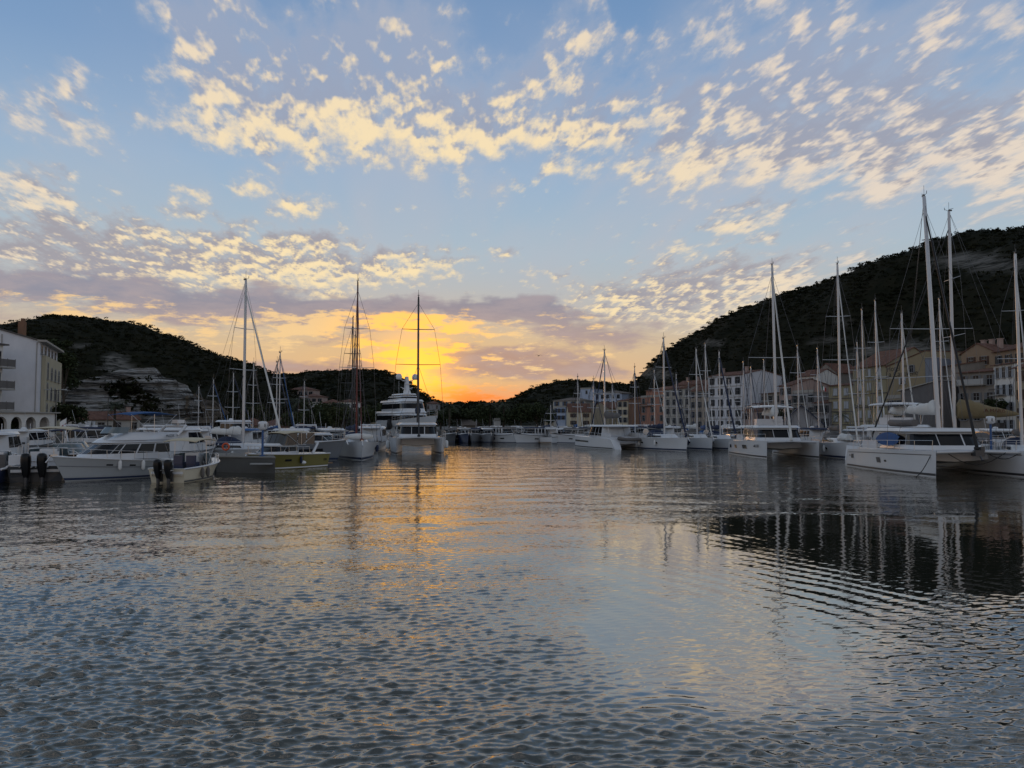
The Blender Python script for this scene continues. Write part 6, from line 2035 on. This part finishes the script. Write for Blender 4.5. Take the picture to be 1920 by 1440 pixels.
# ------------------------------------------------------------------ trees
BARK = mat('bark', (0.06, 0.045, 0.032, 1), 0.95, noise=.3, nscale=4, bump=.5)
LEAF = {
    'dark': mat('leaf_dark', (0.020, 0.030, 0.012, 1), 0.8, spec=.2, c2=(0.045, 0.055, 0.022, 1), nscale=.8),
    'mid': mat('leaf_mid', (0.030, 0.040, 0.016, 1), 0.8, spec=.2, c2=(0.065, 0.072, 0.030, 1), nscale=.8),
    'palm': mat('leaf_palm', (0.028, 0.038, 0.018, 1), 0.6, spec=.3, c2=(0.055, 0.060, 0.028, 1), nscale=.8),
}


def tree(label, px, Y, ybase_z, w, h, seed, leaf='dark', trunk=.3, n=900, size=.32, group=None, name='tree', x=None):
    rng = np.random.default_rng(seed)
    p = at(px, Y)
    t = thing(name, label, 'tree', (p.x, p.y, ybase_z), 0, group)
    tk = MB()
    ht = h * .42
    tk.tube([(0, 0, 0), (.05 * h * .3, .03, ht * .5), (0, 0, ht)], trunk, 8, trunk * .6)
    lobes = []
    for k in range(9):
        a, rr = 2 * math.pi * k / 9 + rng.uniform(-.4, .4), w * rng.uniform(.12, .34)
        zc = h * rng.uniform(.42, .80)
        c = np.array([rr * math.cos(a), rr * math.sin(a), zc])
        lobes.append((c, w * rng.uniform(.15, .24)))
        tk.tube([(0, 0, ht * rng.uniform(.7, 1)), tuple(c * (.55, .55, .8)), tuple(c)], trunk * .4, 5, trunk * .12)
    tk.obj('trunk', BARK, t)
    cs = []
    for c, r_ in lobes:
        m_ = n // 9
        d = rng.normal(size=(m_, 3))
        d /= np.linalg.norm(d, axis=1, keepdims=True)
        cs.append(c + d * (r_ * rng.uniform(.45, 1.08, m_))[:, None] * (1, 1, .8))
    cs = np.concatenate(cs)
    link('crown', quads_mesh('crown', leaf_cards(cs, size, rng), LEAF[leaf]), t)
    return t


def palm(label, px, Y, zb, h, seed, fr=2.6, n=26, group=None):
    rng = np.random.default_rng(seed)
    p = at(px, Y)
    t = thing('palm_tree', label, 'palm', (p.x, p.y, zb), 0, group)
    MB().tube([(0, 0, 0), (.12, 0, h * .5), (.05, 0, h)], .28, 8, .2).obj('trunk', BARK, t)
    V = []
    for k in range(n):
        a = 2 * math.pi * k / n + rng.uniform(-.2, .2)
        up = rng.uniform(-.25, 1.1)
        L = fr * rng.uniform(.8, 1.1)
        pts = []
        for i in range(8):
            f = i / 7
            rr = L * f * math.cos(up * (1 - .6 * f))
            zz_ = L * (math.sin(up) * f - .62 * f * f)
            pts.append(np.array([math.cos(a) * rr + .05, math.sin(a) * rr, h + zz_]))
        side = np.array([-math.sin(a), math.cos(a), 0])
        for i in range(1, 8):
            b0, b1 = pts[i - 1], pts[i]
            wl_ = .55 * math.sin(math.pi * (i / 8.5) ** .7) * fr / 2.6
            for s_ in (1, -1):
                for q_ in (0.0, .5):
                    r0 = b0 + (b1 - b0) * q_
                    r1 = b0 + (b1 - b0) * (q_ + .28)
                    tip = (r0 + r1) / 2 + side * s_ * wl_ + (b1 - b0) * .5 - np.array([0, 0, wl_ * .45])
                    V.append([r0, r1, tip, tip])
    link('crown', quads_mesh('crown', np.array(V), LEAF['palm']), t)
    return t


GQ = QZ
tree('round dark green tree beside the arcade hotel', 124, 121, GQ, 6.2, 6.0, 1, 'dark', .25, 2400, .24)
tree('dark tree showing above the arcade hotel roof left of its chimney', 24, 150, 8.0, 9.0, 14.5, 2, 'dark', .4, 2000, .32)
tree('tall dark tree standing behind the ochre hotel facade', 117, 150, GQ, 6.5, 20.0, 3, 'dark', .3, 2400, .30)
tree('dark bushy tree rising right behind the ochre hotel facade', 108, 172, 8.0, 6.5, 16.0, 4, 'dark', .3, 1800, .32)
tree('low shrub tree before the arcade hotel arches', 18, 106, GQ, 3.0, 2.6, 31, 'dark', .12, 900, .16)
palm('lone palm rising left of the blue sun canopy', 214, 146, GQ, 5.2, 5, 2.6, 28)
for i, (px, Y, w_, h_, lab) in enumerate([(610, 150, 7, 5.5, 'broad tree below the brown villa'), (645, 140, 6, 5.0, 'broad tree below the white villa'), (586, 190, 8, 7.5, 'dark tree left of the white retaining wall'), (690, 195, 7, 6.5, 'dark tree left of the motor yacht bridge'),
                                          (720, 215, 9, 8.0, 'dark tree behind the motor yacht stern'), (545, 150, 6, 4.2, 'low tree right of the hipped red roof'), (625, 215, 8, 9.0, 'taller dark tree between the villas'), (480, 190, 7, 7, 'dark tree behind the brown tiled shed')]):
    tree(lab, px, Y, GQ, w_, h_, 40 + i, ('dark', 'mid')[i % 2], .25, 1100, .34, group='trees along the left shore')
for i, (px, Y, h_, lab) in enumerate([(560, 175, 6.5, 'palm below the pink villas'), (640, 205, 6.0, 'palm below the white villa'), (672, 200, 5.0, 'palm right of the white villa'), (842, 190, 6.0, 'palm just right of the motor yacht bow'), (918, 198, 6.0, 'palm above the big white trawler yacht'), (944, 202, 6.6, 'taller palm above the tour boat')]):
    palm(lab, px, Y, GQ, h_, 60 + i, 3.2, 26, 'palms round the harbour head')
for i, (px, Y, w_, h_, lab) in enumerate([(898, 196, 8, 6.6, 'dark round tree right of the grey roofed shed'), (976, 200, 9, 7.0, 'dark round tree above the tour boat'), (1006, 204, 10, 7.8, 'large dark tree left of the far grey cream house'), (858, 208, 8, 6.2, 'dark tree behind the grey roofed shed'), (936, 214, 9, 6.0, 'dark tree behind the small white shed'), (826, 200, 7, 5.5, 'low dark tree behind the motor yacht bow'), (1028, 232, 6, 6.0, 'small tree beside the far low tan shed')]):
    tree(lab, px, Y, GQ, w_, h_, 80 + i, 'dark', .3, 1300, .36, group='trees at the head of the harbour')
palm('small palm on the quay before the yellow hotel', 1576, 150, GQ, 3.4, 90, 2.4, 22)
tree('dark shrub growing on the terrace under the white house balconies', 1866, 126, 4.0, 4.4, 3.0, 91, 'dark', .12, 900, .2)
tree('small dark tree before the marquee', 1478, 128, GQ, 4.0, 4.6, 92, 'mid', .15, 900, .22)

# ------------------------------------------------------------------ street furniture and vehicles on the left quay
def lamp(label, px, Y, h, arms=2, zb=QZ):
    p = at(px, Y)
    t = thing('street_lamp', label, 'street lamp', (p.x, p.y, zb), 0, 'street lamps on the left quay')
    MB().tube([(0, 0, 0), (0, 0, h)], .09, 8, .06).box((0, 0, .15), (.3, .3, .3)).obj('pole', M['dark_grey'], t)
    for s_ in ((1, -1) if arms == 2 else (1,)):
        a = MB().tube([(0, 0, h - .1), (s_ * 1.0, -.2, h)], .04, 6).obj('arm', M['dark_grey'], t)
        MB().rings([[(s_ * .7, -.3, h - .02), (s_ * 1.6, -.36, h - .02), (s_ * 1.6, -.08, h - .02), (s_ * .7, -.06, h - .02)], [(s_ * .8, -.26, h + .12), (s_ * 1.5, -.3, h + .1), (s_ * 1.5, -.12, h + .1), (s_ * .8, -.1, h + .12)]]).obj('lamp_head', M['gelcoat_dull'], a)
    return t


lamp('two armed street lamp before the ochre hotel facade', 104, 112, 6.7)
lamp('two armed street lamp beside the lone palm', 202, 134, 6.4)
lamp('single armed street lamp left of the red tiled cottage', 144, 138, 5.2, 1)
fp = at(124.5, 86)
ft = thing('flagpole', 'short pole with a drooping white and red flag at the left', 'flag', (fp.x, fp.y, .8))
MB().tube([(0, 0, 0), (0, 0, 2.9)], .035, 6).obj('pole', M['gelcoat_dull'], ft)
fg = []
for k in range(7):
    f_ = k / 6
    fg.append([(-.02 - .75 * f_, .07 * math.sin(7 * f_), 2.85 - .5 * f_ ** 1.2), (-.02 - .70 * f_, .07 * math.sin(7 * f_ + .5), 2.35 - .55 * f_), (-.02 - .6 * f_, .07 * math.sin(7 * f_ + 1), 1.85 - .5 * f_)])
MB().rings([[r_[0], r_[1]] for r_ in fg], False, False, True, close=False).obj('white_half', M['white_cloth'], ft)
MB().rings([[r_[1], r_[2]] for r_ in fg], False, False, True, close=False).obj('red_half', M['red_flag'], ft)


def vehicle(name, label, cat, px, Y, rz, body, L=4.2, W_=1.75, H=1.5, van=False):
    p = at(px, Y)
    t = thing(name, label, cat, (p.x, p.y, QZ), rz, 'vehicles parked on the left quay')
    if van:
        pr = [(-L / 2, .35), (L / 2, .35), (L / 2, .95), (L / 2 - .55, 1.15), (L / 2 - 1.1, H), (-L / 2, H)]
    else:
        pr = [(-L / 2, .32), (L / 2, .32), (L / 2, .72), (L / 2 - .95, .92), (L / 2 - 1.6, H), (-L / 2 + .75, H), (-L / 2 + .05, .95)]
    o = MB().rings([[(x, s_ * W_ / 2 * k, z) for x, z in pr] for s_, k in ((-1, .92), (-1, 1.0), (1, 1.0), (1, .92))]).obj('body', body, t)
    w_ = MB()
    for s_ in (1, -1):
        y = s_ * (W_ / 2 + .012)
        if van:
            w_.quad((L / 2 - 1.9, y, 1.05), (L / 2 - .85, y, 1.05), (L / 2 - 1.2, y, H - .15), (L / 2 - 1.9, y, H - .15))
        else:
            w_.quad((-L / 2 + .55, y, .95), (L / 2 - 1.15, y, .95), (L / 2 - 1.7, y, H - .1), (-L / 2 + .95, y, H - .1))
    w_.quad((L / 2 - (.6 if van else 1.02), -W_ * .42, 1.17 if van else .96), (L / 2 - (.6 if van else 1.02), W_ * .42, 1.17 if van else .96), (L / 2 - (1.08 if van else 1.56), W_ * .40, H - .06), (L / 2 - (1.08 if van else 1.56), -W_ * .40, H - .06), -.02)
    w_.obj('window', M['tint_glass'], t)
    for x in (-L * .31, L * .31):
        for s_ in (1, -1):
            wh_ = MB().lathe([(.02, -.1), (.31, -.1), (.33, -.06), (.33, .06), (.31, .1), (.02, .1)], (0, 0, 0), 14).obj('wheel', M['black_rubber'], t)
            wh_.matrix_local = Matrix.Translation((x, s_ * W_ * .47, .33)) @ Matrix.Rotation(math.pi / 2, 4, 'X')
    for s_ in (1, -1):
        MB().box((L / 2 + .01, s_ * W_ * .36, .64), (.05, .3, .16)).obj('headlight', M['white_cloth'], t)
    return t


vehicle('parked_van', 'white van with blue front parked before the red tiled cottage', 'van', 162, 128, R(-70), M['gelcoat'], 5.0, 1.95, 2.2, True)
vehicle('parked_car', 'silver car parked left of the white van', 'car', 143, 127, R(-60), M['alloy'])
vehicle('parked_car', 'white car parked right of the white van', 'car', 183, 130, R(-75), M['gelcoat'])
vehicle('parked_car', 'dark car parked nearest the lamp beside the lone palm', 'car', 196, 126, R(-70), M['dark_grey'])

# gull over the harbour
gp = at(1010, 150, 667)
gl_ = []
for s_ in (1, -1):
    gl_.append([(0, 0, 0), (s_ * .35, .02, .16), (s_ * .75, -.10, .02)])
gm_ = MB()
rs = []
for k in range(13):
    u_ = (k - 6) / 6
    a = abs(u_)
    z_ = .20 * math.sin(min(1, a * 1.7) * math.pi / 2) - .28 * max(0, a - .45) ** 1.3
    ch_ = .20 * (1 - a * .75)
    rs.append([(u_ * .72, -ch_ * .4, z_), (u_ * .72, ch_ * .1, z_ + .02), (u_ * .72, ch_ * .6, z_), (u_ * .72, ch_ * .1, z_ - .015)])
gm_.rings(rs, True, True, True)
gm_.rings([[(r_ * math.cos(b), y, -.01 + r_ * math.sin(b)) for b in [2 * math.pi * j / 8 for j in range(8)]] for r_, y in ((.01, -.42), (.05, -.34), (.06, -.26), (.085, -.05), (.07, .12), (.035, .28), (.06, .38))], True, True, True)
go = gm_.obj('gull', M['cover_grey'], None, gp)
go.rotation_euler.z = R(25)
tag(go, 'gull gliding above the harbour mouth against the sunset', 'gull')
